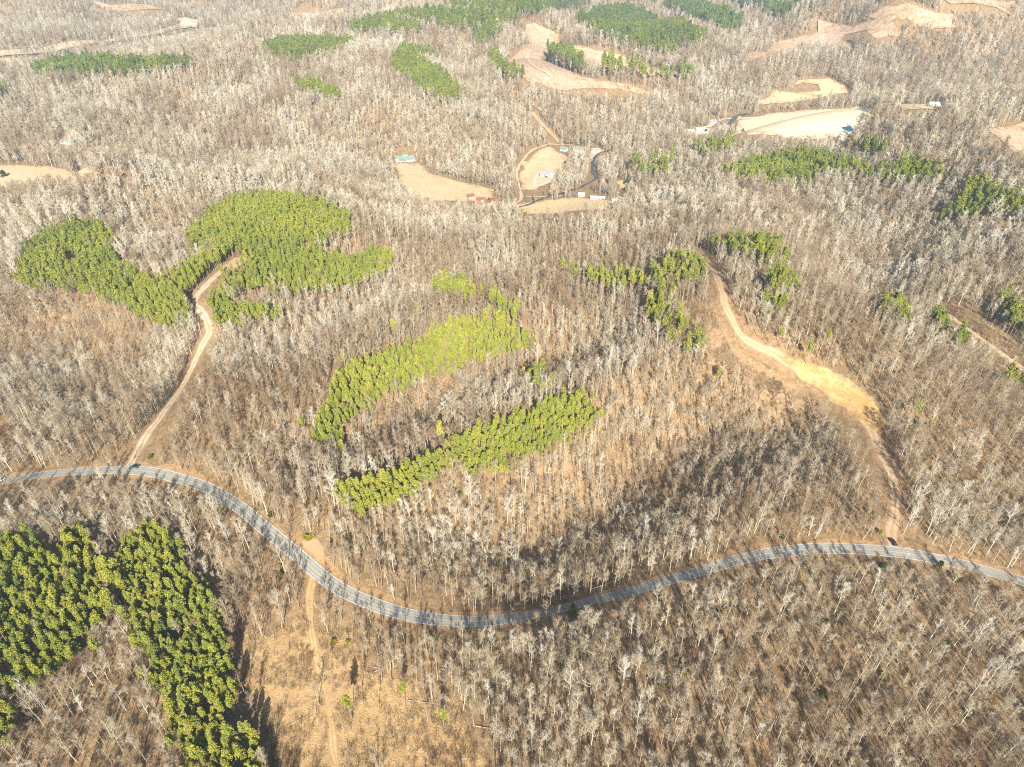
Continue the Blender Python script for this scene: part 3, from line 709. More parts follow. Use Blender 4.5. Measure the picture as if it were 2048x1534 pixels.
for k in list(TRW):
    if k in TR and k not in ('bottom', 'far_right'):
        for lf in (7, 14): TRW[k + str(lf)] = (resample(ground(TR[k][0], lf), 4.0), TRW[k][1] * .7)
for c_, pts_ in enumerate(([(1225, 300), (1192, 314), (1186, 328), (1186, 345), (1192, 356), (1155, 378)], [(1500, 228), (1466, 242), (1450, 258)])):
    for lf in (7, 14): TRW['open_creek%d_%d' % (c_, lf)] = (resample(ground(pts_, lf), 4.0), 4.0)
taken = []   # pine polygons in the world
pineP = []
def inpx(x, y, z, px):
    q, _ = project(np.stack([x, y, z], 1))
    return inpoly(q[:, 0], q[:, 1], np.asarray(px, float))
for px, spc, keep in PINES:
    P = ground(px, 8.0)
    x0, x1, y0, y1 = P[:, 0].min() - 8, P[:, 0].max() + 8, P[:, 1].min() - 10, P[:, 1].max() + 10
    spc0 = spc; far_ = np.hypot(P[:, 0].mean(), P[:, 1].mean())
    spc = spc * (.66 if far_ < 700 else .76); 
    gx, gy = np.meshgrid(np.arange(x0, x1, spc), np.arange(y0, y1, spc))
    gx = gx.ravel() + rng.uniform(-.34, .34, gx.size) * spc; gy = gy.ravel() + rng.uniform(-.34, .34, gy.size) * spc
    wx = 3.0 * vnoise(gx / 9, gy / 9, 31) + rng.normal(0, .8, gx.size); wy = 3.0 * vnoise(gx / 9, gy / 9, 32) + rng.normal(0, .9, gx.size)
    m = inpx(gx + wx, gy + wy, H(gx, gy) + 8.5, px) & (rng.random(gx.size) < keep) & (vnoise(gx / 17, gy / 17, 33) > -.86)
    sc_ = (1.0 if far_ < 700 else 1.25) + (spc0 - 3.9) * .11 + (.22 if keep < .85 else 0)
    pineP.append(np.stack([gx[m], gy[m], np.full(m.sum(), sc_), np.full(m.sum(), 0)], 1))
    if keep > .85: taken.append(px)
LONE_PINES = [  # px of crown, label, scale
    ((695, 1402), 'lone pale green pine in the golden clearing casting a long shadow', 1.0),
    ((805, 1372), 'thin yellowish pine at the right edge of the golden clearing', .85),
    ((885, 1428), 'small yellow green pine on a bare trunk right of the golden clearing', .8),
    ((880, 858), 'single bright pine standing alone between the two long pine stands', 1.15),
    ((600, 845), 'bright pine just left of the lower tip of the upper long stand', .95),
    ((682, 888), 'bright pine just below the lower tip of the upper long stand', 1.05),
    ((832, 812 - 197), 'lone pine on the wooded slope left of the tall ridge pines', 1.0),
    ((785, 640), 'small pine clump tree on the slope above the upper long stand', 1.1),
    ((186, 1290), 'lone pine among bare trees between the two lower left pine stands', .95),
    ((277, 1345), 'small pine leaning against the inner edge of the right pine strip', .85),
    ((385, 1500), 'pine at the bottom edge left of the pine strip tip', 1.0),
    ((683, 712), 'dull green pine in bare wood left of the upper long stand', .8),
    ((1565, 655), 'small pine right of the upper dirt track, below two pine clumps', .9),
    ((1622, 692), 'round pine between the track and the second pine above the sand pad', 1.0),
    ((1660, 668), 'farther small pine in the bare wood right of the dirt track', .9),
    ((1440, 740), 'pine on the left side of the reddish clearing', .9),
    ((2048 - 208, 805), 'round green pine in bare wood right of the sand pad', 1.0),
    ((1866, 840), 'narrow pine below the round one, right of the sand pad', .9),
    ((1842, 615), 'pale pine left of the right hand clearing track', 1.0),
]
pine = np.vstack(pineP)
def near_lines(x, y, extra=0.0, keys=None):
    m = np.zeros(len(x), bool)
    for k, (ln, wd) in TRW.items():
        if keys and k not in keys: continue
        bx = (x > ln[:, 0].min() - 20) & (x < ln[:, 0].max() + 20) & (y > ln[:, 1].min() - 20) & (y < ln[:, 1].max() + 20)
        if bx.any():
            d = np.full(len(x), 1e9); d[bx] = segdist(x[bx], y[bx], ln[::3]); m |= d < wd + extra
    return m
droad = lambda x, y: segdist(x, y, ROAD[::6])
ROADL = [resample(ground(ROAD_PX, l_), 6.0) for l_ in (6, 11, 16)]
m = ~near_lines(pine[:, 0], pine[:, 1], 2.2)
zp_ = H(pine[:, 0], pine[:, 1])
for nm, P in FW: m &= ~inpoly(pine[:, 0], pine[:, 1], P)
for px_, ls_ in OPEN:
    for l_ in ls_[:1]: m &= ~inpx(pine[:, 0], pine[:, 1], zp_ + l_, px_)
m &= droad(pine[:, 0], pine[:, 1]) > 8
pine = pine[m]
# bare wood
def scatter(y0, y1, spc, keep, marg=70, fac=.80):
    xs = []
    X, Y = np.meshgrid(np.arange(-fac * y1 - marg, fac * y1 + marg, spc), np.arange(y0, y1, spc))
    X = X.ravel() + rng.uniform(-.46, .46, X.size) * spc; Y = Y.ravel() + rng.uniform(-.46, .46, Y.size) * spc
    m = (np.abs(X) < fac * Y + marg) & (rng.random(X.size) < keep)
    return np.stack([X[m], Y[m]], 1)
bareP = np.vstack([scatter(50, 420, 3.45, .92, 150), scatter(420, 950, 3.95, .92, 100), scatter(950, 1600, 5.3, .93), scatter(1600, 2900, 7.4, .95)])
x, y = bareP[:, 0], bareP[:, 1]
m = ~near_lines(x, y, 2.0) & (droad(x, y) > 5.0) & (rng.random(len(x)) < .93 - .38 * np.clip(vnoise(x / 24, y / 24, 44) + .1, 0, 1))
for nm, P in FW:
    ins = inpoly(x, y, P)
    if nm == 'clearing': ins &= rng.random(len(x)) > np.where((y < 185) & (x > -62 + 0 * y), .55, .16)
    if nm == 'lawn': ins &= rng.random(len(x)) > .3
    m &= ~ins
zb_ = H(x, y)
for px_, ls_ in OPEN:
    for l_ in ls_: m &= ~inpx(x, y, zb_ + l_, px_) | (rng.random(len(x)) < (.34 if len(ls_) == 2 and px_[0][0] > 400 and px_[0][1] not in (712, 535, 512) else .02))
for px_ in taken: m &= ~inpx(x, y, zb_ + 7.5, px_) | (rng.random(len(x)) < .04)
for L_ in ROADL: m &= (segdist(x, y, L_) > 3.3) | (rng.random(len(x)) < .22)
bareP = bareP[m]
print('bare', len(bareP), 'pine', len(pine))

BUILD_SITES = [(810, 321), (826, 321), (811, 311), (941, 394), (960, 402), (985, 406), (1095, 351), (1128, 300), (1157, 300), (1163, 391), (1195, 397), (1217, 404), (1230, 402), (1424, 243),
               (1400, 260), (1865, 211), (135, 284), (385, 46)]
SITES = ground(BUILD_SITES)
for s in SITES:
    m = np.hypot(bareP[:, 0] - s[0], bareP[:, 1] - s[1]) > 13
    m &= ~((np.abs(bareP[:, 0] - s[0]) < 10) & (bareP[:, 1] < s[1]) & (bareP[:, 1] > s[1] - 38))
    bareP = bareP[m]

# ---- bare trees: nearest 300 in view are things of their own
n = len(bareP)
bz = H(bareP[:, 0], bareP[:, 1])
cls = vnoise(bareP[:, 0] / 45, bareP[:, 1] / 45, 41)
btint = np.clip(.48 + .26 * cls + rng.normal(0, .25, n), 0, 1)
bidx = rng.integers(0, len(BARE), n)
thin = (vnoise(bareP[:, 0] / 70, bareP[:, 1] / 70, 43) > .12) & (rng.random(n) < .6)
bidx = np.where(thin, rng.choice([3, 6, 5, 8, 13], n), bidx)
bs = rng.normal(.94, .14, n).clip(.55, 1.25)
bs = np.where(rng.random(n) < .22, bs * .68, bs)
brot = rng.uniform(0, 6.28, n)
hts = np.array([b[0] for b in BARE])[bidx] * bs
pc, zf = project(np.stack([bareP[:, 0], bareP[:, 1], bz + hts * .7], 1))
dist = np.hypot(bareP[:, 0], bareP[:, 1])
vis = (pc[:, 0] > 4) & (pc[:, 0] < 2044) & (pc[:, 1] > 4) & (pc[:, 1] < 1530)
score = np.where(vis, hts * .9 / zf * (.5 + .5 * bs), -1)
near = np.argsort(-score)[:300]
isnear = np.zeros(n, bool); isnear[near] = True

ORD = 'first second third fourth fifth sixth seventh eighth ninth tenth eleventh twelfth thirteenth fourteenth fifteenth sixteenth seventeenth eighteenth nineteenth twentieth'.split()
TENS = ['twenty', 'thirty', 'forty', 'fifty', 'sixty', 'seventy', 'eighty', 'ninety']
def ordinal(k):
    if k < 20: return ORD[k]
    k += 1; t, u = divmod(k, 10)
    return TENS[t - 2].replace('ty', 'tieth') if u == 0 else TENS[t - 2] + '-' + ORD[u - 1]
def rank_labels(desc, xs):
    """desc: (look, where) for each thing; things alike are told apart by their order from the left"""
    out = [None] * len(desc); by = {}
    for i, d in enumerate(desc): by.setdefault(d, []).append(i)
    for (look, where), ids in by.items():
        ids.sort(key=lambda i: xs[i])
        for k, i in enumerate(ids):
            out[i] = '%s %s' % (look, where) if len(ids) == 1 else '%s %s from the left %s' % (ordinal(k), look, where)
    return out
def plant(kind, parts, loc, rz, sc_, tint, label, cat, group):
    root = empty(kind, loc, rz); root.scale = sc_
    tag(root, label, cat, group)
    for nm, me in zip(('trunk', 'crown'), parts):
        o = bpy.data.objects.new(nm, me); col.objects.link(o); o.parent = root; o['tint'] = float(tint)
    return root
in_gold = inpoly(bareP[:, 0], bareP[:, 1], [P for nm, P in FW if nm == 'clearing'][2])
dr = droad(bareP[:, 0], bareP[:, 1])
desc = []
for i in near:
    tn = btint[i]; shade = 'whitish' if tn > .72 else 'grey' if tn > .45 else 'brownish'
    X_, Y_ = pc[i]
    where = ('in the golden clearing' if in_gold[i] else 'beside the road' if dr[i] < 12 else 'between the lower left pine stands' if X_ < 520 and Y_ > 1040
             else 'just right of the golden clearing' if X_ < 1000 else 'at the bottom edge of the wood' if Y_ > 1400 else 'in the wood below the road')
    desc.append((bare_parts[bidx[i]][2] + ' ' + shade + ' tree', where))
for i, lab in zip(near, rank_labels(desc, [pc[i][0] for i in near])):
    plant('bare_tree', bare_parts[bidx[i]][:2], (bareP[i, 0], bareP[i, 1], bz[i]), brot[i], (bs[i], bs[i], bs[i]), btint[i], lab, 'tree', 'bare winter trees standing in the wood nearest the viewer')
def masses(name, sel, coll, label, cat, P, z, idx, rot, s, tint, group=None):
    S = np.stack([s[sel], s[sel], s[sel]], 1)
    o = instancer(name, np.column_stack([P[sel], z[sel]]), idx[sel], rot[sel], S, tint[sel], coll, rng.normal(0, .035, (int(sel.sum()), 2)))
    return tag(o, label, cat, group, 'stuff')
far = dist > 620
masses('bare_forest', ~isnear & ~far, c_bare, 'leafless grey brown winter forest covering the near hills', 'forest', bareP, bz, bidx, brot, bs, btint)
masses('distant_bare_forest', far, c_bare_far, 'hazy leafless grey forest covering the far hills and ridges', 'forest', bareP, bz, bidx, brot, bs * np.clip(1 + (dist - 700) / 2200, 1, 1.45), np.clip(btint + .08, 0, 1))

# ---- pines
n = len(pine); pz = H(pine[:, 0], pine[:, 1]); ps = pine[:, 2] * rng.normal(.98, .15, n).clip(.55, 1.35)
pidx = rng.integers(0, len(PINE), n); prot = rng.uniform(0, 6.28, n); pd = np.hypot(pine[:, 0], pine[:, 1])
ptint = np.clip(.60 - (pd - 200) / 3200 + .16 * vnoise(pine[:, 0] / 30, pine[:, 1] / 30, 51) + rng.normal(0, .12, n), 0, 1)
ph = np.array([b[0] for b in PINE])[pidx] * ps
ppx, pzf = project(np.stack([pine[:, 0], pine[:, 1], pz + ph * .8], 1))
vis = (ppx[:, 0] > 4) & (ppx[:, 0] < 2044) & (ppx[:, 1] > 4) & (ppx[:, 1] < 1530)
pnear = np.argsort(-np.where(vis, ph / pzf, -1))[:300 - len(LONE_PINES)]
pn = np.zeros(n, bool); pn[pnear] = True
desc = []
for i in pnear:
    tn = ptint[i]; shade = 'yellowish' if tn > .75 else 'bright green' if tn > .58 else 'darker green'
    X_, Y_ = ppx[i]
    where = 'in the ' + ('upper' if Y_ < 1230 else 'lower') + (' left pine stand' if X_ < 222 else ' pine strip by the clearing')
    if not (X_ < 560 and Y_ > 1030): where = 'in the long stand above the road'
    desc.append((pine_parts[pidx[i]][2].replace('full rounded', 'rounded') + ' ' + shade.replace('bright green', 'bright').replace('darker green', 'darker') + ' pine', where))
for i, lab in zip(pnear, rank_labels(desc, [ppx[i][0] for i in pnear])):
    plant('pine_tree', pine_parts[pidx[i]][:2], (pine[i, 0], pine[i, 1], pz[i]), prot[i], (ps[i],) * 3, ptint[i], lab, 'tree', 'planted pines nearest the viewer')
for k, (px, lab, s) in enumerate(LONE_PINES):
    s *= 1.3; p = ground([px], 10.5 * s)[0]; kk = (k * 2) % 5 if k > 2 else (3, 3, 1)[k]
    plant('pine_tree', pine_parts[kk][:2], (p[0], p[1], float(H(p[0], p[1]))), k * 1.3, (s,) * 3, .55 + .1 * (k % 4), lab, 'tree', 'single pines scattered in the bare wood')
pfar = pd > 560
masses('pine_stand', ~pn & ~pfar, c_pine, 'dense bright green planted pine stands on the near ridges', 'pine forest', pine[:, :2], pz, pidx, prot, ps, ptint)
masses('distant_pine_stand', pfar, c_pine_far, 'bluish green planted pine blocks on the far ridges', 'pine forest', pine[:, :2], pz, pidx, prot, ps * np.clip(1 + (pd - 700) / 2500, 1, 1.6), ptint)

# ---- brush on the forest floor near the viewer
bp = scatter(60, 520, 2.9, .6, 150)
m = ~near_lines(bp[:, 0], bp[:, 1], .6) & (droad(bp[:, 0], bp[:, 1]) > 5.6)
for nm, P in FW:
    if nm in ('sand_pad', 'landing', 'turnout'): m &= ~inpoly(bp[:, 0], bp[:, 1], P)
bp = bp[m]
ex_ = []
for nm, P in FW:
    if nm == 'clearing' and P[:, 1].mean() < 620:
        k_ = 3200 if P[:, 1].mean() < 200 else 7000; q_ = np.stack([rng.uniform(P[:, 0].min(), P[:, 0].max(), k_), rng.uniform(P[:, 1].min(), P[:, 1].max(), k_)], 1)
        ex_.append(q_[inpoly(q_[:, 0], q_[:, 1], P) & (vnoise(q_[:, 0] / 8, q_[:, 1] / 8, 71) > -.35) & ~near_lines(q_[:, 0], q_[:, 1], .3)])
bp = np.vstack([bp] + ex_); n = len(bp)
s = rng.uniform(.5, 1.5, n)
o = instancer('undergrowth', np.column_stack([bp, H(bp[:, 0], bp[:, 1])]), rng.integers(0, 3, n), rng.uniform(0, 6.28, n), np.stack([s, s, s * rng.uniform(.6, 1.3, n)], 1),
              np.clip(.5 + .4 * vnoise(bp[:, 0] / 20, bp[:, 1] / 20, 61) + rng.normal(0, .15, n), 0, 1), c_bush)
tag(o, 'brown leafless brush growing on the leaf covered forest floor', 'undergrowth', None, 'stuff')

# ---- cedars and evergreen shrubs
CEDARS = [  # px, height, width, tint, label
    ((541, 1028), 3.2, 1.6, .45, 'small green shrub on the bank above the road'), ((560, 1150), 3.2, 1.5, .6, 'small bright shrub in the wood below the road bend'),
    ((612, 1074), 2.4, 2.2, .85, 'yellow green bush at the back of the roadside turnout'), ((622, 1072), 2.2, 2.0, .95, 'yellow bush joined to the turnout bush on its right'),
    ((1146, 1222), 7.0, 2.2, .55, 'tall dark cedar at the lower edge of the road'), ((1153, 1267), 4.5, 2.0, .6, 'green cedar below the tall roadside cedar'),
    ((861, 1278), 3.4, 1.5, .8, 'bright yellow green shrub under the road curve'), ((886, 1313), 3.2, 1.1, .5, 'narrow green shrub below the bright one under the road curve'),
    ((667, 1282), 2.2, 1.8, .95, 'yellow bush at the top of the golden clearing'), ((695, 1284), 2.0, 1.5, .98, 'smaller yellow bush at the top of the golden clearing'),
    ((1371, 1348), 5.5, 1.8, .65, 'tall light green cedar in the lower wood'), ((1325, 1370), 3.6, 1.6, .7, 'round olive cedar left of the light green one'),
    ((1432, 1224), 3.6, 1.7, .5, 'green cedar in the wood right of centre below the road'), ((1551, 1137), 4.2, 1.8, .5, 'green cedar just under the road with a dark shadow'),
    ((1565, 1073), 2.8, 1.3, .4, 'small dark cedar above the road'), ((1766, 1133), 4.0, 2.2, .25, 'dark green cedar below the road at the right'),
    ((1880, 1130), 4.4, 1.7, .7, 'olive cedar touching the lower road edge at the right'), ((1916, 1160), 4.2, 1.8, .5, 'green cedar below the road near the right edge'),
    ((1770, 1352), 3.4, 2.1, .95, 'bright golden cedar in the lower right wood'), ((1652, 1245), 3.8, 1.2, .4, 'narrow green cedar in the lower right wood'),
    ((1890, 1290), 4.2, 1.9, .6, 'dull olive cedar in the lower right wood'), ((1640, 1388), 3.8, 1.6, .4, 'dark cedar near the golden cedar'),
    ((1660, 1396), 3.6, 1.5, .3, 'darker cedar touching the dark one near the bottom'), ((1762, 1064), 3.0, 1.2, .98, 'yellow shrub beside the foot of the right dirt track'),
    ((1743, 1028), 4.0, 1.6, .6, 'pale green cedar left of the right dirt track'), ((920, 985), 3.0, 1.5, .4, 'dark shrub below the lower long pine stand'),
    ((951, 1010), 3.4, 1.5, .75, 'olive shrub below the lower long pine stand'), ((263, 1040), 3.6, 1.7, .9, 'yellow green shrub above the pine strip'),
    ((96, 1030), 3.2, 1.8, .85, 'pale yellow shrub in the wood above the left pine stand'), ((300, 912), 2.4, 1.8, .6, 'green bush where the left dirt track meets the road'),
    ((176, 278), 7.5, 4.2, .10, 'largest dark cedar at the front of the cedar row by the teal roofed house'), ((187, 273), 7.0, 4.0, .12, 'second dark cedar of the row by the teal roofed house'),
    ((197, 269), 6.5, 3.6, .08, 'third dark cedar of the row by the teal roofed house'), ((209, 265), 6.5, 3.2, .1, 'last dark cedar of the row by the teal roofed house'),
    ((232, 261), 5.0, 3.2, .2, 'olive cedar beyond the cedar row'), ((8, 352), 9.0, 4.6, .12, 'lone dark cedar in the tan field at the left edge'),
    ((118, 244), 7.0, 3.4, .5, 'round green tree above the teal roofed house'), ((203, 230), 7.5, 2.6, .45, 'narrow green tree on the slope above the cedar row'),
    ((1486, 262), 5.5, 2.8, .2, 'dark cedar at the left end of the pale field'), ((1426, 257), 4.5, 2.4, .2, 'dark cedar beside the valley farm yard'),
    ((1412, 262), 4.5, 2.4, .25, 'dark rounded cedar between the farm buildings'), ((1253, 365), 7.5, 2.8, .4, 'green cedar right of the creek'), ((1248, 366), 3.0, 1.6, .15, 'small dark cedar on the lawn right of the creek'),
    ((1150, 284), 5.0, 4.0, .3, 'dark green hedge like cedar behind the teal roofs'), ((1165, 284), 5.0, 3.8, .3, 'second hedge like cedar behind the teal roofs'),
    ((1142, 285), 4.5, 3.2, .25, 'left hedge like cedar behind the teal roofs'),
]
protos = {}
cpx = ground([c[0] for c in CEDARS], 1.5)
for k, (px, h, wd, tn, lab) in enumerate(CEDARS):
    key = (k % 4)
    if key not in protos:
        T, Cr = cedar_tree(700 + key, 3.5, 1.5); protos[key] = (part_mesh('trunk', T, [M['pine_bark']]), part_mesh('crown', Cr, [M['cedar']] * 2))
    p = cpx[k]
    plant('cedar_tree' if h > 3.3 else 'evergreen_shrub', protos[key], (p[0], p[1], float(H(p[0], p[1]))), k * 1.7, (wd / 1.5, wd / 1.5, h / 3.5), tn, lab, 'cedar' if h > 3.3 else 'shrub',
          'evergreen cedars and shrubs scattered through the land')

# ---- fallen logs
LOGS = [((1206, 1171), 17, 12, 'long pale fallen trunk on the bank above the road'), ((745, 1334), 9, -14, 'pale fallen log at the top right of the golden clearing'), ((758, 1340), 5, 30, 'short fallen log beside the longer one by the clearing'),
        ((846, 1405), 12, -8, 'grey fallen log in the thin wood right of the golden clearing'), ((595, 1442), 7, 32, 'dead fallen tree lying in the golden clearing'),
        ((970, 1456), 7, -10, 'short fallen log in the wood right of the clearing'), ((1355, 1438), 8, 3, 'pale fallen trunk in the lower right wood')]
for px, L, an, lab in LOGS:
    p = ground([px])[0]; a = R_(an); g_ = MB(); z0 = float(H(p[0], p[1]))
    pts = []
    for t in np.linspace(-.5, .5, 6):
        q = (t * L * math.cos(a), t * L * math.sin(a)); pts.append((q[0], q[1], float(H(p[0] + q[0], p[1] + q[1])) - z0 + .3 + .08 * math.sin(t * 9)))
    g_.tube(pts, [.19, .18, .16, .14, .10, .05], 7, 0)
    rd = random.Random(int(L * 10))
    for k in range(9):
        b = Vector(pts[3 + k % 3]); twig(g_, b, Vector((rd.uniform(-1, 1) + math.cos(a), rd.uniform(-1, 1), rd.uniform(.1, .9))), rd.uniform(1, 2.6), .06, 0)
    o = g_.build('fallen_log', [M['log']]); o.location = (p[0], p[1], z0)
    tag(o, lab, 'log', 'fallen trunks on the ground')

# ---- roadside pole
p = ground([(599, 1133)])[0]; z0 = float(H(p[0], p[1]))
ep = empty('utility_pole', (p[0], p[1], z0)); tag(ep, 'pale bare pole standing at the lower road edge opposite the turnout', 'pole')
MB().tube([(0, 0, -.5), (0, 0, 4), (0, 0, 9.5)], [.17, .15, .11], 8).build('pole', [M['log']], ep)
MB().box(-.75, .75, -.06, .06, 8.7, 8.82).build('crossarm', [M['log']], ep)

# ------------------------------------------------------------------ houses, barns, vehicles
M['teal_roof'] = plain('teal_metal_roof', (0.21, 0.27, 0.245), .6, .4, .15, .6)
M['green_roof'] = plain('green_metal_roof', (0.13, 0.25, 0.18), .6, .4, .15, .6)
M['red_roof'] = plain('red_metal_roof', (0.24, 0.05, 0.04), .7, .4, .15, .6)
M['faded_red_roof'] = plain('faded_red_roof', (0.28, 0.10, 0.075), .7, .3, .2, .6)
M['grey_roof'] = plain('grey_shingle_roof', (0.30, 0.31, 0.33), .8, .2, .15, .6)
M['white_roof'] = plain('white_metal_roof', (0.62, 0.62, 0.60), .5, .4, .06, .6)
M['white_wall'] = plain('white_siding', (0.60, 0.58, 0.54), .7, .2, .05, .6)
M['tan_wall'] = plain('tan_siding', (0.58, 0.50, 0.40), .7, .2, .08, .6)
M['red_wall'] = plain('red_boards', (0.42, 0.10, 0.07), .7, .2, .12, .6)
M['glass'] = plain('dark_glass', (0.03, 0.04, 0.05), .1, .6, .1)
M['tyre'] = plain('black_tyre', (0.02, 0.02, 0.02), .8, .2, .1)
M['brick'] = plain('brick', (0.35, 0.18, 0.13), .85, .1, .15, 3)
def paint(name, c): return plain(name, c, .3, .5, .04)
M['p_red'] = paint('red_paint', (0.5, .03, .03)); M['p_teal'] = paint('teal_paint', (0.01, .16, .20)); M['p_white'] = paint('white_car_paint', (.8, .8, .8))
M['p_blue'] = paint('blue_paint', (0.05, .14, .42)); M['p_black'] = paint('black_paint', (0.02, .02, .025)); M['p_green'] = paint('green_paint', (0.05, .2, .1))
def house(name, px, L, W, hw, hr, roof, wall, rz, label, cat='house', chimney=False, group=None, porch=False, nwin=3, bigdoor=False):
    p = ground([px])[0]; z0 = float(H(p[0], p[1]))
    e = empty(name, (p[0], p[1], z0), R_(rz)); tag(e, label, cat, group)
    x, yv = L / 2, W / 2
    g1 = MB(); g1.box(-x, x, -yv, yv, -1.2, hw)
    b = len(g1.V); g1.V += [(-x, -yv, hw + .002), (-x, yv, hw + .002), (-x, 0, hw + hr), (x, -yv, hw + .002), (x, yv, hw + .002), (x, 0, hw + hr)]
    g1.F += [(b, b + 2, b + 1), (b + 3, b + 4, b + 5)]; g1.M += [0, 0]
    g1.build('wall', [M[wall]], e)
    ov = .5; sl = hr / yv; t_ = .15
    g2 = MB(); prof = [(-yv - ov, hw - sl * ov), (0, hw + hr), (yv + ov, hw - sl * ov), (yv + ov, hw - sl * ov + t_), (0, hw + hr + t_), (-yv - ov, hw - sl * ov + t_)]
    n = len(prof); g2.V += [(-x - ov, a, z + .01) for a, z in prof] + [(x + ov, a, z + .01) for a, z in prof]
    g2.F += [tuple(range(n)), tuple(reversed(range(n, 2 * n)))]; g2.M += [0, 0]
    for k in range(n):
        k2 = (k + 1) % n; g2.F.append((k, n + k, n + k2, k2)); g2.M.append(0)
    rf = g2.build('roof', [M[roof]], e)
    if chimney:
        MB().box(x * .4, x * .4 + .8, .3, 1.1, hw + hr * .4, hw + hr + 1.0).build('chimney', [M['brick']], rf)
    for k in range(nwin):
        xc = -x + L * (k + .7) / (nwin + .6)
        wn = MB().box(xc - .75, xc + .75, -yv - .06, -yv + .02, 1.0, 2.2).build('window', [M['white_wall']], e)
        MB().box(xc - .6, xc + .6, -yv - .10, -yv - .05, 1.12, 2.08).build('pane', [M['glass']], wn)
    dw = 3.0 if bigdoor else 1.0
    dx = x - dw / 2 - .8
    MB().box(dx - dw / 2, dx + dw / 2, -yv - .09, -yv + .02, 0, 2.6 if bigdoor else 2.1).build('door', [M['white_wall' if wall != 'white_wall' else 'brick']], e)
    if porch:
        pr = MB().box(-x * .5, x * .3, -yv - 2.6, -yv - .5, hw - .5, hw - .35); 
        for q in (-x * .5 + .1, 0 - x * .1, x * .3 - .1): pr.box(q - .08, q + .08, -yv - 2.5, -yv - 2.34, -1, hw - .5)
        pr.build('porch', [M[roof]], e)
    return e
house('house', (808, 321), 22, 9, 3.2, 3.0, 'teal_roof', 'white_wall', -4, 'long teal roofed house at the top end of the tan valley field', porch=True, chimney=True, nwin=5)
house('house', (822, 321), 11, 8, 3.0, 2.4, 'teal_roof', 'white_wall', 20, 'short teal roofed building joined to the right end of the long teal roofed house', nwin=2)
house('shed', (811, 311), 7, 6, 2.6, 1.8, 'green_roof', 'tan_wall', 5, 'small green roofed shed behind the long teal roofed house', 'shed', nwin=1)
house('barn', (941, 396), 9, 7, 3.0, 2.6, 'faded_red_roof', 'tan_wall', 24, 'red roofed barn at the lower edge of the tan field, leftmost of the red roofs', 'barn', bigdoor=True, nwin=1)
house('barn', (962, 402), 10, 7, 2.8, 2.2, 'faded_red_roof', 'red_wall', -12, 'low faded red roofed barn between two other red roofed barns', 'barn', bigdoor=True, nwin=1)
house('barn', (987, 407), 9, 8, 3.4, 3.0, 'red_roof', 'white_wall', 6, 'bright red roofed barn with white front by the valley road', 'barn', bigdoor=True, nwin=1)
house('shed', (932, 411), 6, 4, 2.4, 1.4, 'faded_red_roof', 'tan_wall', 12, 'small faded shed among trees below the tan field', 'shed', nwin=1)
house('house', (1095, 352), 19, 8.5, 2.9, 2.4, 'grey_roof', 'white_wall', -8, 'white house with long grey roof inside the curved drive', chimney=True, nwin=5)
house('garage', (1106, 353), 6.5, 6, 2.7, 1.8, 'white_roof', 'white_wall', 10, 'small white garage at the right end of the grey roofed house', 'garage', bigdoor=True, nwin=1)
house('house', (1128, 301), 10, 8, 2.9, 2.6, 'teal_roof', 'white_wall', -30, 'smaller teal roofed house half hidden by trees above the grazing field', nwin=2)
house('house', (1157, 301), 15, 9, 2.9, 2.8, 'teal_roof', 'white_wall', -12, 'teal roofed house beside the pale gravel bar', nwin=4)
house('cottage', (1163, 392), 8, 6, 2.6, 1.8, 'white_roof', 'tan_wall', -14, 'little pale roofed cottage on the yellow lawn', nwin=2)
house('mobile_home', (1195, 398), 18, 5, 2.9, .8, 'white_roof', 'white_wall', -10, 'long white mobile home on the yellow lawn', 'mobile home', nwin=5)
house('shed', (1230, 403), 7, 4.5, 2.3, 1.0, 'white_roof', 'white_wall', -14, 'small white shed at the right end of the lawn', 'shed', nwin=1)
house('house', (1424, 246), 13, 9, 3.0, 2.6, 'grey_roof', 'tan_wall', 24, 'greyish farmhouse left of the bridge over the creek', nwin=3)
house('barn', (1398, 261), 14, 8, 3.4, 1.8, 'white_roof', 'white_wall', 20, 'white metal barn in the pale farm yard', 'barn', bigdoor=True, nwin=1)
house('barn', (1380, 264), 10, 7, 3.0, 1.6, 'white_roof', 'tan_wall', 8, 'smaller white roofed barn at the left end of the farm yard', 'barn', bigdoor=True, nwin=1)
house('house', (1866, 213), 12, 8, 3.0, 2.4, 'white_roof', 'white_wall', 0, 'small white house at the far end of the narrow field', nwin=3)
house('house', (135, 286), 17, 8, 2.9, 2.0, 'teal_roof', 'white_wall', -3, 'white house with teal roof alone in the woods beside the cedar row', nwin=5)
house('barn', (375, 46), 16, 10, 3.6, 2.0, 'white_roof', 'white_wall', -15, 'large white barn at the far valley farm', 'barn', bigdoor=True, nwin=3)
house('barn', (390, 50), 12, 8, 3.2, 1.8, 'white_roof', 'white_wall', 10, 'second white barn right of the large one at the far farm', 'barn', bigdoor=True, nwin=2)
house('house', (70, 93), 16, 10, 3.4, 2.4, 'grey_roof', 'white_wall', 8, 'pale house by the far left valley road', nwin=3)
house('shed', (1685, 277), 8, 6, 2.6, 1.2, 'white_roof', 'white_wall', 4, 'white shed just below the blue pond', 'shed', nwin=1)

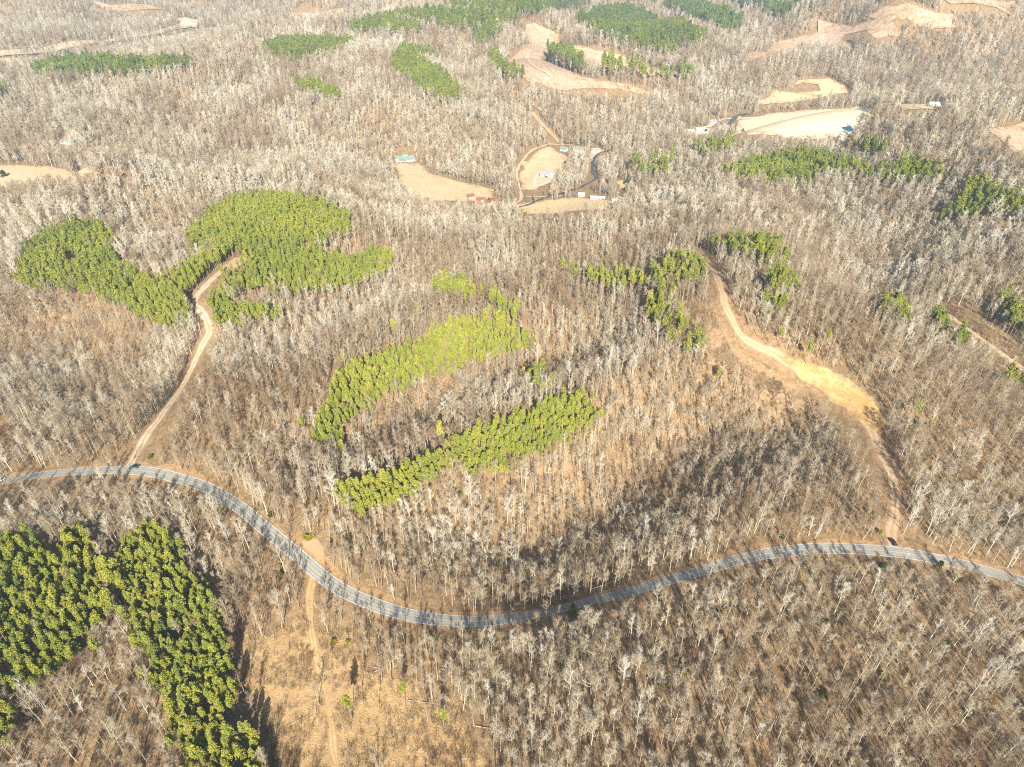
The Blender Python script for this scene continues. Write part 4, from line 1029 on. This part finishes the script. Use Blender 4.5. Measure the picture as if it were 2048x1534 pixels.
def vehicle(name, px, rz, body, label, kind='car', lift=.22):
    p = ground([px])[0]; z0 = float(H(p[0], p[1])) + lift
    # follow the slope
    a = R_(rz); f = Vector((math.cos(a), math.sin(a), 0)); d = 2.0
    dz = float(H(p[0] + f.x * d, p[1] + f.y * d) - H(p[0] - f.x * d, p[1] - f.y * d)) / (2 * d)
    e = empty(name, (p[0], p[1], z0), a); e.rotation_euler = (0, -math.atan(dz), a); tag(e, label, 'pickup truck' if kind == 'pickup' else 'car', 'vehicles parked and driving in the valley')
    Lh = 2.7 if kind == 'pickup' else 2.2
    prof = [(-Lh, .45), (-Lh, .95), (-Lh + .1, 1.05), (Lh - 1.35, 1.08), (Lh - .15, .92), (Lh, .75), (Lh, .4)] if kind != 'pickup' else [(-Lh, .5), (-Lh, 1.12), (Lh - 1.5, 1.14), (Lh - .15, 1.05), (Lh, .9), (Lh, .45)]
    bd = MB().poly_prism(prof, -.88, .88)
    bd.build('body', [M[body]], e)
    c0, c1, zt = (-1.3, .9, 1.52) if kind != 'pickup' else (-.5, 1.2, 1.85)
    zb = 1.07 if kind != 'pickup' else 1.13
    cb = MB(); b = [(c0 - .55 * (kind != 'pickup'), -.8, zb), (c1 + .5, -.8, zb), (c1 + .5, .8, zb), (c0 - .55 * (kind != 'pickup'), .8, zb), (c0, -.64, zt), (c1 - .1, -.64, zt), (c1 - .1, .64, zt), (c0, .64, zt)]
    cb.V += b
    for fc in ((4, 5, 6, 7), (0, 1, 5, 4), (1, 2, 6, 5), (2, 3, 7, 6), (3, 0, 4, 7)): cb.F.append(fc); cb.M.append(0)
    cb.build('window', [M['glass']], e)
    MB().box(c0 + .02, c1 - .14, -.62, .62, zt + .003, zt + .06).build('roof', [M[body]], e)
    if kind == 'pickup':
        MB().box(-Lh + .08, -.62, -.74, .74, 1.145, 1.17).build('truck_bed', [M['p_black']], e)
    for sx in (-Lh + .85, Lh - .85):
        for sy in (-.84, .84):
            q = MB().tube([(sx, sy - .12, .36), (sx, sy + .12, .36)], [.36, .36], 14); q.build('wheel', [M['tyre']], e)
    for sy in (-.6, .6): MB().box(Lh - .02, Lh + .02, sy - .16, sy + .16, .68, .82).build('headlight', [M['p_white']], e)
    return e
vehicle('pickup_truck', (270, 936), 176, 'p_teal', 'dark teal pickup truck driving on the road below the left dirt track', 'pickup')
vehicle('parked_car', (1785, 1086), 100, 'p_black', 'dark car at the foot of the right dirt track by the road')
vehicle('parked_car', (2, 961), 8, 'p_white', 'white car on the road at the left edge of the photo')
vehicle('parked_car', (783, 326), 20, 'p_red', 'red car left of the long teal roofed house')
vehicle('parked_car', (798, 327), 10, 'p_red', 'red car in front of the long teal roofed house')
vehicle('parked_car', (824, 313), 0, 'p_white', 'white car behind the short teal roofed building')
vehicle('parked_car', (828, 317), 30, 'p_blue', 'blue car right of the short teal roofed building')
vehicle('parked_car', (979, 399), 30, 'p_black', 'dark car between the two right hand red roofed barns')
vehicle('parked_car', (977, 410), 80, 'p_white', 'white car left of the bright red roofed barn')
vehicle('parked_car', (1092, 355), 170, 'p_black', 'black car on the curved drive before the grey roofed house')
vehicle('parked_car', (1217, 405), 160, 'p_white', 'white car between the mobile home and the white shed')
vehicle('parked_car', (1083, 252), 120, 'p_red', 'red car on the brown valley track far beyond the teal roofs')
vehicle('pickup_truck', (1148, 393), 5, 'p_blue', 'blue pickup truck left of the little pale roofed cottage', 'pickup')

# ------------------------------------------------------------------ haze
HAZE = 0.00012
if HAZE > 0:
    m, t = nmat('haze_air')
    pv = N(t, 'ShaderNodeVolumePrincipled'); pv.inputs['Color'].default_value = (.62, .80, 1.0, 1); pv.inputs['Density'].default_value = HAZE; pv.inputs['Anisotropy'].default_value = 0.0
    o_ = N(t, 'ShaderNodeOutputMaterial'); t.links.new(pv.outputs[0], o_.inputs['Volume'])
    zmin, zmax = float(GZ.min()) - 1, max(CAM_H, float(GZ.max()) + 30) + 8
    hz = MB().box(-9900, 9900, -300, 9600, zmin, zmax).build('haze', [m]); tag(hz, 'pale blue winter haze over the far hills', 'haze', None, 'stuff')
    hz.display_type = 'WIRE'
